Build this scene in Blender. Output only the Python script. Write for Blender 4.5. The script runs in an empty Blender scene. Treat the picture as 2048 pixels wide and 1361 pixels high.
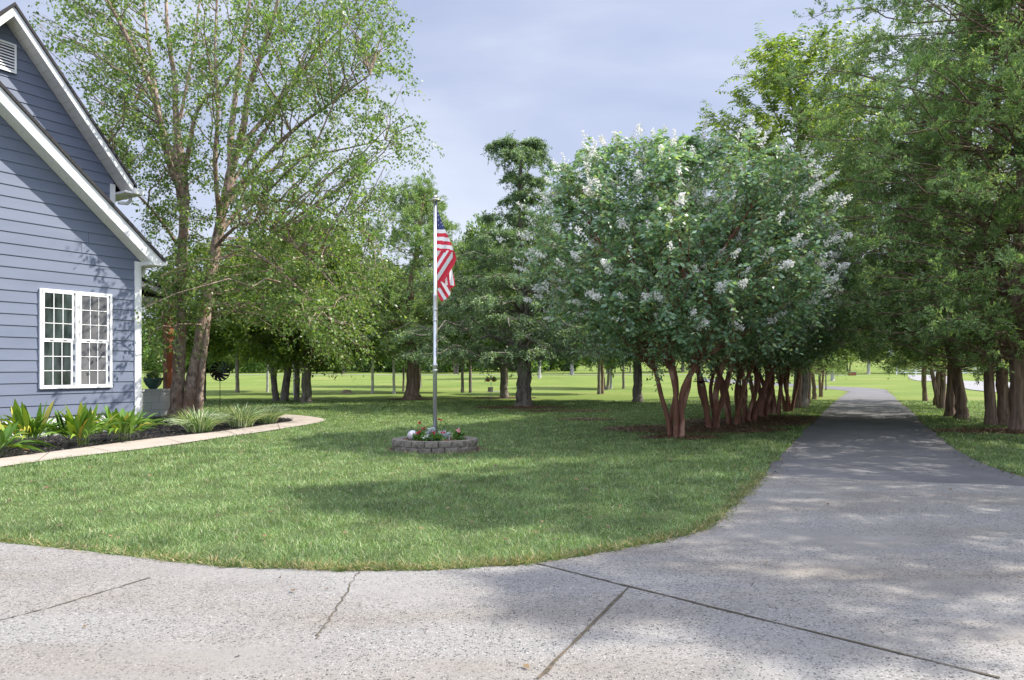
import bpy, math
import numpy as np
from mathutils import Vector
PI = math.pi
F = 1365.0; HC = 1.35; HZ = 734.0
scene = bpy.context.scene
COL = scene.collection

# ------------------------------------------------------------------ tags and objects
def T(o, label=None, cat=None, group=None, kind=None):
    if label: o['label'] = label
    if cat: o['category'] = cat
    if group: o['group'] = group
    if kind: o['kind'] = kind
    return o
def empty(name, loc=(0, 0, 0), rz=0.0, sc=(1, 1, 1)):
    o = bpy.data.objects.new(name, None); COL.objects.link(o)
    o.location = loc; o.rotation_euler = (0, 0, rz); o.scale = sc
    o.empty_display_size = .2
    return o
def link(name, me, parent=None):
    o = bpy.data.objects.new(name, me); COL.objects.link(o)
    if parent is not None: o.parent = parent
    return o
def mesh_np(name, V, faces_list, mats, smooth=False, fmat=None):
    """V (n,3); faces_list: list of (m,k) index arrays"""
    me = bpy.data.meshes.new(name)
    V = np.asarray(V, dtype=np.float32)
    me.vertices.add(len(V)); me.vertices.foreach_set('co', V.ravel())
    loops = np.concatenate([f.ravel() for f in faces_list]).astype(np.int32)
    tot = np.concatenate([np.full(len(f), f.shape[1], dtype=np.int32) for f in faces_list])
    start = np.concatenate([[0], np.cumsum(tot)[:-1]]).astype(np.int32)
    me.loops.add(len(loops)); me.loops.foreach_set('vertex_index', loops)
    me.polygons.add(len(tot)); me.polygons.foreach_set('loop_start', start); me.polygons.foreach_set('loop_total', tot)
    if fmat is not None: me.polygons.foreach_set('material_index', np.asarray(fmat, dtype=np.int32))
    if smooth: me.polygons.foreach_set('use_smooth', np.ones(len(tot), dtype=bool))
    if not isinstance(mats, (list, tuple)): mats = [mats]
    for m in mats: me.materials.append(m)
    me.update(calc_edges=True)
    return me
class MB:
    """collects simple shapes into ONE mesh"""
    def __init__(s): s.v = []; s.f = []; s.m = []
    def add(s, vs, fs, m=0):
        b = len(s.v); s.v += [tuple(map(float, v)) for v in vs]
        s.f += [tuple(b + i for i in f) for f in fs]; s.m += [m] * len(fs)
        return s
    def box(s, x0, x1, y0, y1, z0, z1, m=0):
        v = [(x0,y0,z0),(x1,y0,z0),(x1,y1,z0),(x0,y1,z0),(x0,y0,z1),(x1,y0,z1),(x1,y1,z1),(x0,y1,z1)]
        return s.add(v, [(0,3,2,1),(4,5,6,7),(0,1,5,4),(1,2,6,5),(2,3,7,6),(3,0,4,7)], m)
    def prism_xz(s, poly, y0, y1, m=0):
        n = len(poly); v = [(x, y0, z) for x, z in poly] + [(x, y1, z) for x, z in poly]
        fs = [tuple(range(n))[::1], tuple(range(2*n-1, n-1, -1))]
        for i in range(n):
            j = (i+1) % n; fs.append((i, i+n, j+n, j))
        return s.add(v, fs, m)
    def lathe(s, prof, cx=0, cy=0, cz=0, n=24, m=0, cap=True):
        v = []; k = len(prof)
        for i in range(n):
            a = 2*PI*i/n
            for r, z in prof: v.append((cx+r*math.cos(a), cy+r*math.sin(a), cz+z))
        fs = []
        for i in range(n):
            j = (i+1) % n
            for q in range(k-1): fs.append((i*k+q, j*k+q, j*k+q+1, i*k+q+1))
        if cap:
            fs.append(tuple(i*k for i in range(n))[::-1]); fs.append(tuple(i*k+k-1 for i in range(n)))
        return s.add(v, fs, m)
    def tube(s, pts, rad, n=8, m=0):
        pts = [Vector(p) for p in pts]; v = []; K = len(pts)
        if not isinstance(rad, (list, tuple)): rad = [rad]*K
        up = None
        for i, p in enumerate(pts):
            t = (pts[min(i+1, K-1)] - pts[max(i-1, 0)]).normalized()
            if up is None:
                up = Vector((0, 0, 1)) if abs(t.z) < .9 else Vector((1, 0, 0))
            a = t.cross(up).normalized(); b = a.cross(t).normalized(); up = b
            for q in range(n):
                g = 2*PI*q/n; v.append(p + a*math.cos(g)*rad[i] + b*math.sin(g)*rad[i])
        fs = []
        for i in range(K-1):
            for q in range(n):
                r = (q+1) % n; fs.append((i*n+q, i*n+r, (i+1)*n+r, (i+1)*n+q))
        fs.append(tuple(range(n))[::-1]); fs.append(tuple((K-1)*n+q for q in range(n)))
        return s.add(v, fs, m)
    def build(s, name, mats, parent=None, smooth=False, bevel=0):
        me = bpy.data.meshes.new(name); me.from_pydata(s.v, [], s.f)
        if not isinstance(mats, (list, tuple)): mats = [mats]
        for m in mats: me.materials.append(m)
        me.polygons.foreach_set('material_index', s.m)
        if smooth: me.polygons.foreach_set('use_smooth', [True]*len(s.f))
        me.update()
        o = link(name, me, parent)
        if bevel:
            b = o.modifiers.new('bevel', 'BEVEL'); b.width = bevel; b.segments = 2; b.limit_method = 'ANGLE'
        return o
def copy_tree(o, parent=None):
    c = o.copy(); COL.objects.link(c)
    if parent is not None: c.parent = parent
    for ch in [k for k in ALLKIDS(o)]: copy_tree(ch, c)
    return c
def ALLKIDS(o): return list(o.children)

# ------------------------------------------------------------------ the lie of the land
def sstep(t): t = np.clip(t, 0, 1); return t*t*(3-2*t)
def gh(x, y):
    x = np.asarray(x, float); y = np.asarray(y, float)
    a = sstep((y-30)/25) * (1-sstep((y-88)/20))
    h = a*(.22*np.sin(x*.075+1.2)*np.sin(y*.11) + .12*np.sin(x*.15-y*.07))
    rise = sstep((y-118)/85)*(1.2+3.2*sstep((x-15)/40)) + .3*sstep((y-118)/60)*np.sin(x*.03)
    return h + rise
def G(px, py):
    Y = HC*F/(py-HZ)
    for _ in range(30):
        x = (px-1024)/F*Y
        Y = .5*Y + .5*(HC-float(gh(x, Y)))*F/(py-HZ)
    x = (px-1024)/F*Y
    return (x, Y, float(gh(x, Y)))
def W(px, py, Y): return ((px-1024)/F*Y, Y, HC+(HZ-py)/F*Y)
def GX(px, Y):
    x = (px-1024)/F*Y
    return (x, Y, float(gh(x, Y)))

# ------------------------------------------------------------------ materials
def newmat(name):
    m = bpy.data.materials.new(name); m.use_nodes = True
    nt = m.node_tree; nt.nodes.clear()
    return m, nt, nt.nodes.new('ShaderNodeOutputMaterial')
def N(nt, t, **k):
    n = nt.nodes.new(t)
    for a, b in k.items():
        if a.startswith('i_'): n.inputs[a[2:].replace('_', ' ')].default_value = b
        else: setattr(n, a, b)
    return n
def ramp(nt, stops, interp='LINEAR'):
    r = nt.nodes.new('ShaderNodeValToRGB'); cr = r.color_ramp; cr.interpolation = interp
    while len(cr.elements) < len(stops): cr.elements.new(.5)
    for e, (p, c) in zip(cr.elements, stops):
        e.position = p; e.color = (*c, 1)
    return r
def mixc(nt, fac, a, b, mode='MIX'):
    m = nt.nodes.new('ShaderNodeMix'); m.data_type = 'RGBA'; m.blend_type = mode
    for s, v in ((0, fac), (6, a), (7, b)):
        if isinstance(v, (int, float)): m.inputs[s].default_value = v
        elif isinstance(v, tuple): m.inputs[s].default_value = (*v, 1) if len(v) == 3 else v
        else: nt.links.new(v, m.inputs[s])
    return m.outputs[2]
def noise(nt, scale, detail=4, coord=None, mscale=None, rough=.55):
    tc = nt.nodes.new('ShaderNodeTexCoord')
    src = tc.outputs[coord or 'Object']
    if mscale:
        mp = nt.nodes.new('ShaderNodeMapping'); mp.inputs['Scale'].default_value = mscale
        nt.links.new(src, mp.inputs[0]); src = mp.outputs[0]
    n = nt.nodes.new('ShaderNodeTexNoise'); n.inputs['Scale'].default_value = scale
    n.inputs['Detail'].default_value = detail; n.inputs['Roughness'].default_value = rough
    nt.links.new(src, n.inputs['Vector'])
    return n.outputs['Fac']
def simple(name, c1, c2=None, scale=8, rough=.6, metal=0, bump=0, bscale=None, mscale=None, spec=.4, detail=5):
    m, nt, out = newmat(name)
    p = N(nt, 'ShaderNodeBsdfPrincipled'); p.inputs['Roughness'].default_value = rough
    p.inputs['Metallic'].default_value = metal; p.inputs['Specular IOR Level'].default_value = spec
    if c2 is None: c2 = tuple(x*.86 for x in c1)
    n = noise(nt, scale, detail, mscale=mscale)
    r = ramp(nt, [(.3, c2), (.7, c1)]); nt.links.new(n, r.inputs[0])
    nt.links.new(r.outputs[0], p.inputs['Base Color'])
    if bump:
        b = N(nt, 'ShaderNodeBump'); b.inputs['Strength'].default_value = bump; b.inputs['Distance'].default_value = .02
        n2 = noise(nt, bscale or scale*4, 6, mscale=mscale); nt.links.new(n2, b.inputs['Height'])
        nt.links.new(b.outputs[0], p.inputs['Normal'])
    nt.links.new(p.outputs[0], out.inputs[0])
    return m
def leafmat(name, stops, trans=.38, rough=.5, spec=.35, tcol=(1.25, 1.3, .55), clump=.6, cscale=1.1, gain=1.0, patchy=False):
    """stops: colour ramp over a random value per leaf"""
    m, nt, out = newmat(name)
    g = N(nt, 'ShaderNodeNewGeometry')
    r = ramp(nt, [(p_, tuple(min(.9, x*gain) for x in c_)) for p_, c_ in stops]); nt.links.new(g.outputs['Random Per Island'], r.inputs[0])
    n = noise(nt, cscale, 2)
    r2 = ramp(nt, [(.35, (1-clump*.45,)*3), (.65, (1+clump*.3,)*3)]); nt.links.new(n, r2.inputs[0])
    col = mixc(nt, 1.0, r.outputs[0], r2.outputs[0], 'MULTIPLY')
    p = N(nt, 'ShaderNodeBsdfPrincipled'); p.inputs['Roughness'].default_value = rough
    p.inputs['Specular IOR Level'].default_value = spec
    nt.links.new(col, p.inputs['Base Color'])
    if patchy:
        pn = noise(nt, 1.1, 5, rough=.7); pr_ = ramp(nt, [(.58, (0, 0, 0)), (.74, (.6, .6, .6))]); nt.links.new(pn, pr_.inputs[0])
        col = mixc(nt, pr_.outputs[0], col, (.34, .33, .19))
        pn2 = noise(nt, 2.7, 3); pr2 = ramp(nt, [(.58, (0, 0, 0)), (.66, (.8, .8, .8))]); nt.links.new(pn2, pr2.inputs[0])
        col = mixc(nt, pr2.outputs[0], col, (.12, .25, .09))
    tcl = mixc(nt, 1.0, col, tcol, 'MULTIPLY')
    t = N(nt, 'ShaderNodeBsdfTranslucent'); nt.links.new(tcl, t.inputs[0])
    mx = N(nt, 'ShaderNodeMixShader'); mx.inputs[0].default_value = trans
    nt.links.new(p.outputs[0], mx.inputs[1]); nt.links.new(t.outputs[0], mx.inputs[2])
    nt.links.new(mx.outputs[0], out.inputs[0])
    return m
def bark(name, dark, light, vs=.18, scale=9, bump=.8, extra=None):
    m, nt, out = newmat(name)
    p = N(nt, 'ShaderNodeBsdfPrincipled'); p.inputs['Roughness'].default_value = .85
    p.inputs['Specular IOR Level'].default_value = .2
    n = noise(nt, scale, 6, mscale=(1, 1, vs), rough=.65)
    r = ramp(nt, [(.36, dark), (.6, light)]); nt.links.new(n, r.inputs[0])
    col = r.outputs[0]
    if extra:
        n3 = noise(nt, 3.0, 3, mscale=(1, 1, .5)); r3 = ramp(nt, [(.52, (0, 0, 0)), (.62, (1, 1, 1))]); nt.links.new(n3, r3.inputs[0])
        col = mixc(nt, r3.outputs[0], col, extra)
    nt.links.new(col, p.inputs['Base Color'])
    b = N(nt, 'ShaderNodeBump'); b.inputs['Strength'].default_value = bump; b.inputs['Distance'].default_value = .03
    n2 = noise(nt, scale*2.2, 6, mscale=(1, 1, vs)); nt.links.new(n2, b.inputs['Height'])
    nt.links.new(b.outputs[0], p.inputs['Normal'])
    nt.links.new(p.outputs[0], out.inputs[0])
    return m

LG = lambda *c: c
M = {}
M['birch_leaf'] = leafmat('birch_leaf', [(0, (.06, .105, .03)), (.5, (.11, .175, .045)), (.85, (.165, .24, .06)), (1, (.25, .29, .08))], trans=.45, tcol=(1.15, 1.3, .6), rough=.4, spec=.6, gain=1.4, clump=.35)
M['oak_leaf'] = leafmat('oak_leaf', [(0, (.05, .09, .03)), (.6, (.09, .155, .045)), (1, (.17, .24, .07))], trans=.42, rough=.4, spec=.6, gain=1.65, clump=.5)
M['bright_leaf'] = leafmat('bright_leaf', [(0, (.06, .11, .025)), (.5, (.12, .185, .04)), (1, (.25, .29, .06))], trans=.5, rough=.4, spec=.5, gain=1.4, clump=.5)
M['myrtle_leaf'] = leafmat('myrtle_leaf', [(0, (.058, .105, .065)), (.5, (.105, .18, .11)), (.85, (.17, .25, .14)), (1, (.25, .31, .13))], trans=.38, rough=.3, spec=.9, gain=1.95, clump=.35)
M['juniper_leaf'] = leafmat('juniper_leaf', [(0, (.07, .105, .055)), (.5, (.12, .185, .08)), (.88, (.185, .27, .105)), (1, (.24, .23, .14))], trans=.42, rough=.6, spec=.4, gain=1.95, clump=.6)
M['deodar_leaf'] = leafmat('deodar_leaf', [(0, (.05, .085, .05)), (.5, (.1, .155, .085)), (1, (.2, .26, .13))], trans=.3, rough=.5, gain=1.8, clump=.9)
M['blossom'] = leafmat('blossom', [(0, (.62, .6, .5)), (.4, (.82, .81, .78)), (1, (.88, .87, .86))], trans=.35, tcol=(1, 1, .95), clump=.1)
M['seed_head'] = leafmat('seed_head', [(0, (.25, .24, .09)), (1, (.36, .32, .15))], trans=.2, clump=.2)
M['grass'] = leafmat('grass', [(0, (.06, .085, .035)), (.4, (.105, .172, .062)), (.85, (.18, .255, .1)), (1, (.36, .34, .22))], trans=.35, rough=.45, spec=.4, clump=.7, cscale=2.2, gain=1.5, patchy=True)
M['aspidistra'] = leafmat('aspidistra', [(0, (.06, .14, .02)), (.6, (.12, .23, .03)), (.9, (.22, .32, .04)), (.94, (.45, .42, .07)), (1, (.48, .33, .1))], trans=.3, rough=.35, spec=.5, tcol=(1.3, 1.2, .4), clump=.2, gain=1.15)
M['liriope'] = leafmat('liriope', [(0, (.09, .17, .06)), (.45, (.17, .27, .1)), (.7, (.5, .55, .33)), (1, (.62, .64, .45))], trans=.3, rough=.4, clump=.2, gain=1.15)
M['far_leaf'] = leafmat('far_leaf', [(0, (.05, .1, .03)), (.6, (.085, .16, .04)), (1, (.17, .25, .06))], trans=.4, clump=.9, cscale=.12, gain=1.3)
M['bed_leaf'] = leafmat('bed_leaf', [(0, (.06, .15, .03)), (1, (.16, .28, .06))], trans=.3, clump=.1)
M['silver_leaf'] = leafmat('silver_leaf', [(0, (.45, .5, .48)), (1, (.62, .66, .64))], trans=.2, tcol=(1, 1, 1), clump=.1)
M['red_petal'] = leafmat('red_petal', [(0, (.6, .015, .05)), (1, (.75, .04, .12))], trans=.3, tcol=(1, 1, 1), clump=0)
M['pink_petal'] = leafmat('pink_petal', [(0, (.8, .3, .35)), (1, (.85, .45, .48))], trans=.3, tcol=(1, 1, 1), clump=0)
M['dead_leaf'] = leafmat('dead_leaf', [(0, (.06, .04, .025)), (.6, (.16, .1, .05)), (1, (.25, .17, .09))], trans=.1, tcol=(1, 1, 1), clump=0)
M['litter_bit'] = leafmat('litter_bit', [(0, (.1, .05, .03)), (.6, (.24, .13, .08)), (1, (.42, .27, .17))], trans=.05, tcol=(1, 1, 1), clump=.3)
M['mulch_bit'] = leafmat('mulch_bit', [(0, (.012, .011, .011)), (.85, (.04, .036, .034)), (1, (.2, .17, .14))], trans=0, tcol=(1, 1, 1), clump=.3)
M['birch_bark'] = bark('birch_bark', (.12, .085, .065), (.44, .34, .27), vs=.55, scale=11, bump=1, extra=(.27, .17, .12))
M['myrtle_bark'] = bark('myrtle_bark', (.13, .058, .04), (.24, .115, .075), vs=.12, scale=7, bump=.4, extra=(.42, .25, .18))
M['juniper_bark'] = bark('juniper_bark', (.12, .075, .055), (.33, .23, .175), vs=.08, scale=14, bump=1)
M['oak_bark'] = bark('oak_bark', (.09, .075, .06), (.27, .235, .2), vs=.2, scale=14, bump=1)
M['pale_bark'] = bark('pale_bark', (.27, .26, .24), (.5, .49, .46), vs=.4, scale=7, bump=.6)
M['white'] = simple('white_paint', (.80, .80, .79), (.74, .74, .73), 3, .45)
M['cream'] = simple('cream_soffit', (.74, .72, .66), (.68, .66, .6), 5, .6)
M['shingle'] = simple('shingle', (.06, .055, .055), (.025, .025, .028), 30, .9, bump=.8)
M['dark'] = simple('dark_gap', (.02, .02, .022), (.015, .015, .016), 5, .8)
M['wood_red'] = simple('stained_cedar', (.36, .12, .055), (.22, .065, .03), 6, .6, mscale=(6, 6, .6), bump=.3)
M['pot'] = simple('glazed_pot', (.06, .12, .09), (.03, .07, .055), 6, .25)
M['black_metal'] = simple('black_metal', (.012, .012, .013), None, 10, .35, .6)
M['alu'] = simple('brushed_aluminium', (.72, .73, .75), (.62, .63, .66), 20, .32, .75, mscale=(1, 1, .05))
M['cap'] = simple('weathered_cap', (.5, .5, .4), (.38, .38, .3), 20, .4, .3)
M['steel'] = simple('steel', (.5, .5, .5), None, 20, .3, .9)
M['soil'] = simple('brown_mulch', (.16, .085, .055), (.06, .035, .025), 40, .95, bump=1, bscale=60)
M['black_mulch'] = simple('black_mulch', (.035, .03, .028), (.012, .011, .011), 40, .95, bump=1, bscale=70)
M['stone'] = simple('retaining_block', (.27, .24, .20), (.12, .105, .085), 14, .95, bump=1, bscale=40, detail=8)
M['brick'] = simple('red_brick', (.3, .11, .07), (.2, .07, .05), 20, .9)
M['stem'] = simple('green_stem', (.16, .22, .08), (.1, .15, .05), 10, .6)
M['rope'] = simple('rope', (.5, .45, .36), None, 20, .9)
M['stump'] = simple('old_stump', (.32, .25, .18), (.16, .12, .08), 10, .95, bump=1)

def ground_material():
    m, nt, out = newmat('lawn')
    p = N(nt, 'ShaderNodeBsdfPrincipled'); p.inputs['Roughness'].default_value = .9; p.inputs['Specular IOR Level'].default_value = .1
    tc = N(nt, 'ShaderNodeTexCoord'); sep = N(nt, 'ShaderNodeSeparateXYZ'); nt.links.new(tc.outputs['Object'], sep.inputs[0])
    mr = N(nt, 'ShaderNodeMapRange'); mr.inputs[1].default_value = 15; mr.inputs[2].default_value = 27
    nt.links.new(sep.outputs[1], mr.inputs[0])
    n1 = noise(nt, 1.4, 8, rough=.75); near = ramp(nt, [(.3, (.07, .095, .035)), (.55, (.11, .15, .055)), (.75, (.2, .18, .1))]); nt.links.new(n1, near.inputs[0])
    n2 = noise(nt, .16, 6, rough=.6); far = ramp(nt, [(.3, (.115, .17, .04)), (.55, (.165, .215, .05)), (.72, (.24, .24, .09))]); nt.links.new(n2, far.inputs[0])  # far lawn yellower: glow of backlit grass put into its colour
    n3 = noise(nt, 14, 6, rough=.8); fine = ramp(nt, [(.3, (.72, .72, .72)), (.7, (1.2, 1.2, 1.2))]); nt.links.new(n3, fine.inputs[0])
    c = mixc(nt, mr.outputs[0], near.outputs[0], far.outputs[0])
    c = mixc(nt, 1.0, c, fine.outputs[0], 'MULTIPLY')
    nt.links.new(c, p.inputs['Base Color'])
    b = N(nt, 'ShaderNodeBump'); b.inputs['Strength'].default_value = .6; b.inputs['Distance'].default_value = .05
    n4 = noise(nt, 25, 5); nt.links.new(n4, b.inputs['Height']); nt.links.new(b.outputs[0], p.inputs['Normal'])
    nt.links.new(p.outputs[0], out.inputs[0])
    return m
def aggregate_material():
    m, nt, out = newmat('exposed_aggregate')
    p = N(nt, 'ShaderNodeBsdfPrincipled'); p.inputs['Roughness'].default_value = .85; p.inputs['Specular IOR Level'].default_value = .25
    tc = N(nt, 'ShaderNodeTexCoord')
    wob = N(nt, 'ShaderNodeTexNoise'); wob.inputs['Scale'].default_value = 60; nt.links.new(tc.outputs['Object'], wob.inputs['Vector'])
    vm = N(nt, 'ShaderNodeMix'); vm.data_type = 'RGBA'; vm.blend_type = 'LINEAR_LIGHT'; vm.inputs[0].default_value = .012
    nt.links.new(tc.outputs['Object'], vm.inputs[6]); nt.links.new(wob.outputs['Color'], vm.inputs[7])
    vo = N(nt, 'ShaderNodeTexVoronoi'); vo.inputs['Scale'].default_value = 82; nt.links.new(vm.outputs[2], vo.inputs['Vector'])
    sep = N(nt, 'ShaderNodeSeparateColor'); nt.links.new(vo.outputs['Color'], sep.inputs[0])
    # smooth trowelled bands against exposed pebbles
    sm = noise(nt, .55, 4, mscale=(.55, 1.3, 1)); smr = ramp(nt, [(.33, (0, 0, 0)), (.46, (1, 1, 1))]); nt.links.new(sm, smr.inputs[0])
    stone_c = ramp(nt, [(0, (.025, .027, .03)), (.24, (.07, .07, .072)), (.4, (.19, .165, .14)), (.54, (.285, .272, .254)), (1, (.40, .382, .36))]); nt.links.new(sep.outputs[0], stone_c.inputs[0])
    dist = ramp(nt, [(.34, (1, 1, 1)), (.5, (0, 0, 0))]); nt.links.new(vo.outputs['Distance'], dist.inputs[0])
    n1 = noise(nt, 1.3, 6); cem = ramp(nt, [(.3, (.21, .2, .187)), (.7, (.265, .253, .237))]); nt.links.new(n1, cem.inputs[0])
    fac = mixc(nt, 1.0, dist.outputs[0], smr.outputs[0], 'MULTIPLY')
    fac2 = mixc(nt, 1.0, fac, (.9, .9, .9), 'MULTIPLY')
    c = mixc(nt, fac2, cem.outputs[0], stone_c.outputs[0])
    n5 = noise(nt, .8, 5, mscale=(.4, 1.6, 1)); st = ramp(nt, [(.42, (1, 1, 1)), (.66, (.86, .81, .75))]); nt.links.new(n5, st.inputs[0])
    c = mixc(nt, 1.0, c, st.outputs[0], 'MULTIPLY')
    nt.links.new(c, p.inputs['Base Color'])
    b = N(nt, 'ShaderNodeBump'); b.inputs['Strength'].default_value = .5; b.inputs['Distance'].default_value = .006
    nt.links.new(fac, b.inputs['Height']); nt.links.new(b.outputs[0], p.inputs['Normal'])
    nt.links.new(p.outputs[0], out.inputs[0])
    return m
def asphalt_material(name, c1, c2):
    m, nt, out = newmat(name)
    p = N(nt, 'ShaderNodeBsdfPrincipled'); p.inputs['Roughness'].default_value = .85; p.inputs['Specular IOR Level'].default_value = .25
    n = noise(nt, .9, 6); r = ramp(nt, [(.3, c2), (.7, c1)]); nt.links.new(n, r.inputs[0])
    n3 = noise(nt, 90, 3, rough=.8); r3 = ramp(nt, [(.3, (.7, .7, .7)), (.7, (1.35, 1.35, 1.35))]); nt.links.new(n3, r3.inputs[0])
    c = mixc(nt, 1.0, r.outputs[0], r3.outputs[0], 'MULTIPLY'); nt.links.new(c, p.inputs['Base Color'])
    b = N(nt, 'ShaderNodeBump'); b.inputs['Strength'].default_value = .5; b.inputs['Distance'].default_value = .008
    nt.links.new(n3, b.inputs['Height']); nt.links.new(b.outputs[0], p.inputs['Normal'])
    nt.links.new(p.outputs[0], out.inputs[0])
    return m
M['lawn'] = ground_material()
M['aggregate'] = aggregate_material()
M['asphalt'] = asphalt_material('driveway_asphalt', (.165, .16, .16), (.115, .111, .113))
M['far_asphalt'] = asphalt_material('road_asphalt', (.28, .27, .27), (.22, .215, .215))
M['walk'] = simple('walk_concrete', (.42, .36, .30), (.33, .28, .235), 2.2, .85, bump=.3, bscale=80, detail=8)
M['joint'] = simple('joint_grit', (.13, .10, .07), (.05, .045, .03), 30, .95)

def siding_material():
    m, nt, out = newmat('siding')
    p = N(nt, 'ShaderNodeBsdfPrincipled'); p.inputs['Roughness'].default_value = .55; p.inputs['Specular IOR Level'].default_value = .35
    n = noise(nt, 1.4, 5, mscale=(.5, .5, 2)); r = ramp(nt, [(.3, (.13, .153, .212)), (.7, (.16, .184, .248))]); nt.links.new(n, r.inputs[0])
    nt.links.new(r.outputs[0], p.inputs['Base Color'])
    b = N(nt, 'ShaderNodeBump'); b.inputs['Strength'].default_value = .25; b.inputs['Distance'].default_value = .004
    n2 = noise(nt, 30, 4, mscale=(.12, .12, 4)); nt.links.new(n2, b.inputs['Height']); nt.links.new(b.outputs[0], p.inputs['Normal'])
    nt.links.new(p.outputs[0], out.inputs[0])
    return m
M['siding'] = siding_material()
def brick_white(name, c, mortar, sx=.4, sz=.2, dark=.9):
    m, nt, out = newmat(name)
    p = N(nt, 'ShaderNodeBsdfPrincipled'); p.inputs['Roughness'].default_value = .8
    tc = N(nt, 'ShaderNodeTexCoord'); sp = N(nt, 'ShaderNodeSeparateXYZ'); nt.links.new(tc.outputs['Object'], sp.inputs[0])
    cb = N(nt, 'ShaderNodeCombineXYZ'); nt.links.new(sp.outputs[0], cb.inputs[0]); nt.links.new(sp.outputs[2], cb.inputs[1])
    br = N(nt, 'ShaderNodeTexBrick'); nt.links.new(cb.outputs[0], br.inputs['Vector'])
    br.inputs['Color1'].default_value = (*c, 1); br.inputs['Color2'].default_value = (*[x*dark for x in c], 1); br.inputs['Mortar'].default_value = (*mortar, 1)
    br.inputs['Scale'].default_value = 1; br.inputs['Brick Width'].default_value = sx; br.inputs['Row Height'].default_value = sz; br.inputs['Mortar Size'].default_value = .008
    nt.links.new(br.outputs[0], p.inputs['Base Color'])
    b = N(nt, 'ShaderNodeBump'); b.inputs['Strength'].default_value = .6; b.inputs['Distance'].default_value = .01; b.invert = True
    nt.links.new(br.outputs['Fac'], b.inputs['Height']); nt.links.new(b.outputs[0], p.inputs['Normal'])
    nt.links.new(p.outputs[0], out.inputs[0])
    return m
M['block_white'] = brick_white('painted_block', (.72, .72, .7), (.5, .5, .5))
M['block_grey'] = brick_white('grey_block', (.5, .52, .5), (.36, .38, .36), .42, .2, .85)
def glass_material(name, c1, c2):
    m, nt, out = newmat(name)
    p = N(nt, 'ShaderNodeBsdfPrincipled'); p.inputs['Roughness'].default_value = .06; p.inputs['Specular IOR Level'].default_value = .7
    n = noise(nt, 2.5, 3, mscale=(2, 2, .7)); r = ramp(nt, [(.35, c1), (.65, c2)]); nt.links.new(n, r.inputs[0])
    nt.links.new(r.outputs[0], p.inputs['Base Color']); nt.links.new(p.outputs[0], out.inputs[0])
    return m
M['glass_dark'] = glass_material('window_glass', (.012, .016, .015), (.06, .08, .075))
M['glass_grey'] = glass_material('window_glass_curtain', (.10, .10, .11), (.17, .165, .17))

# ------------------------------------------------------------------ ground, drive, walk
def poly_px(pts): return [G(*p) for p in pts]
def smooth_line(P, n=8):
    P = np.array(P, float); out = []
    for i in range(len(P)-1):
        p0 = P[max(i-1, 0)]; p1 = P[i]; p2 = P[i+1]; p3 = P[min(i+2, len(P)-1)]
        for t in np.linspace(0, 1, n, endpoint=False):
            out.append(.5*((2*p1)+(-p0+p2)*t+(2*p0-5*p1+4*p2-p3)*t*t+(-p0+3*p1-3*p2+p3)*t**3))
    out.append(P[-1]); return np.array(out)
def sheet(name, poly, z, mat, thick=0.0):
    from mathutils.geometry import tessellate_polygon
    vs = [Vector((p[0], p[1], z+float(gh(p[0], p[1])))) for p in poly]
    tris = tessellate_polygon([vs]); mb = MB(); fs = []
    for t in tris:
        a, b, c = [vs[i] for i in t]
        fs.append(t if (b-a).cross(c-a).z > 0 else t[::-1])
    mb.add([tuple(v) for v in vs], fs)
    return mb.build(name, mat)
def ribbon(name, L, R, z, mat):
    L = np.array(L); R = np.array(R); k = 5; V = []; Fq = []
    for i in range(len(L)):
        for q in range(k):
            p = L[i]*(1-q/(k-1)) + R[i]*q/(k-1); V.append((p[0], p[1], float(gh(p[0], p[1]))+z))
    for i in range(len(L)-1):
        for q in range(k-1):
            a = i*k+q; Fq.append((a, a+1, a+k+1, a+k))
    me = mesh_np(name, V, [np.array(Fq)], mat); return link(name, me)
def offset_line(P, w):
    P = np.array(P)[:, :2]; d = np.gradient(P, axis=0); d /= np.linalg.norm(d, axis=1)[:, None]
    n = np.stack([-d[:, 1], d[:, 0]], 1)
    return P+n*w/2, P-n*w/2
def inpoly(x, y, poly):
    poly = np.asarray(poly)[:, :2]; c = np.zeros(len(x), bool); n = len(poly); j = n-1
    for i in range(n):
        xi, yi = poly[i]; xj, yj = poly[j]
        t = ((yi > y) != (yj > y)) & (x < (xj-xi)*(y-yi)/(yj-yi+1e-12)+xi)
        c ^= t; j = i
    return c

def axis(lo, hi, step, outer):
    a = list(np.arange(lo, hi+.01, step)); s = step
    L = []; x = lo
    while x > -outer: s *= 1.35; x -= s; L.append(x)
    s = step; R = []; x = a[-1]
    while x < outer: s *= 1.35; x += s; R.append(x)
    return np.array(L[::-1]+a+R)
gx = axis(-70, 90, 1.0, 2500); gy = axis(-6, 130, 1.0, 2500); gy = gy[gy > -60]
GXm, GYm = np.meshgrid(gx, gy)
Vg = np.stack([GXm.ravel(), GYm.ravel(), gh(GXm, GYm).ravel()], 1)
nx = len(gx); ny = len(gy); ii = (np.arange(ny-1)[:, None]*nx+np.arange(nx-1)[None]).ravel()
T(link('ground', mesh_np('ground', Vg, [np.stack([ii, ii+1, ii+nx+1, ii+nx], 1)], M['lawn'], smooth=True)), kind='structure')

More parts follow.
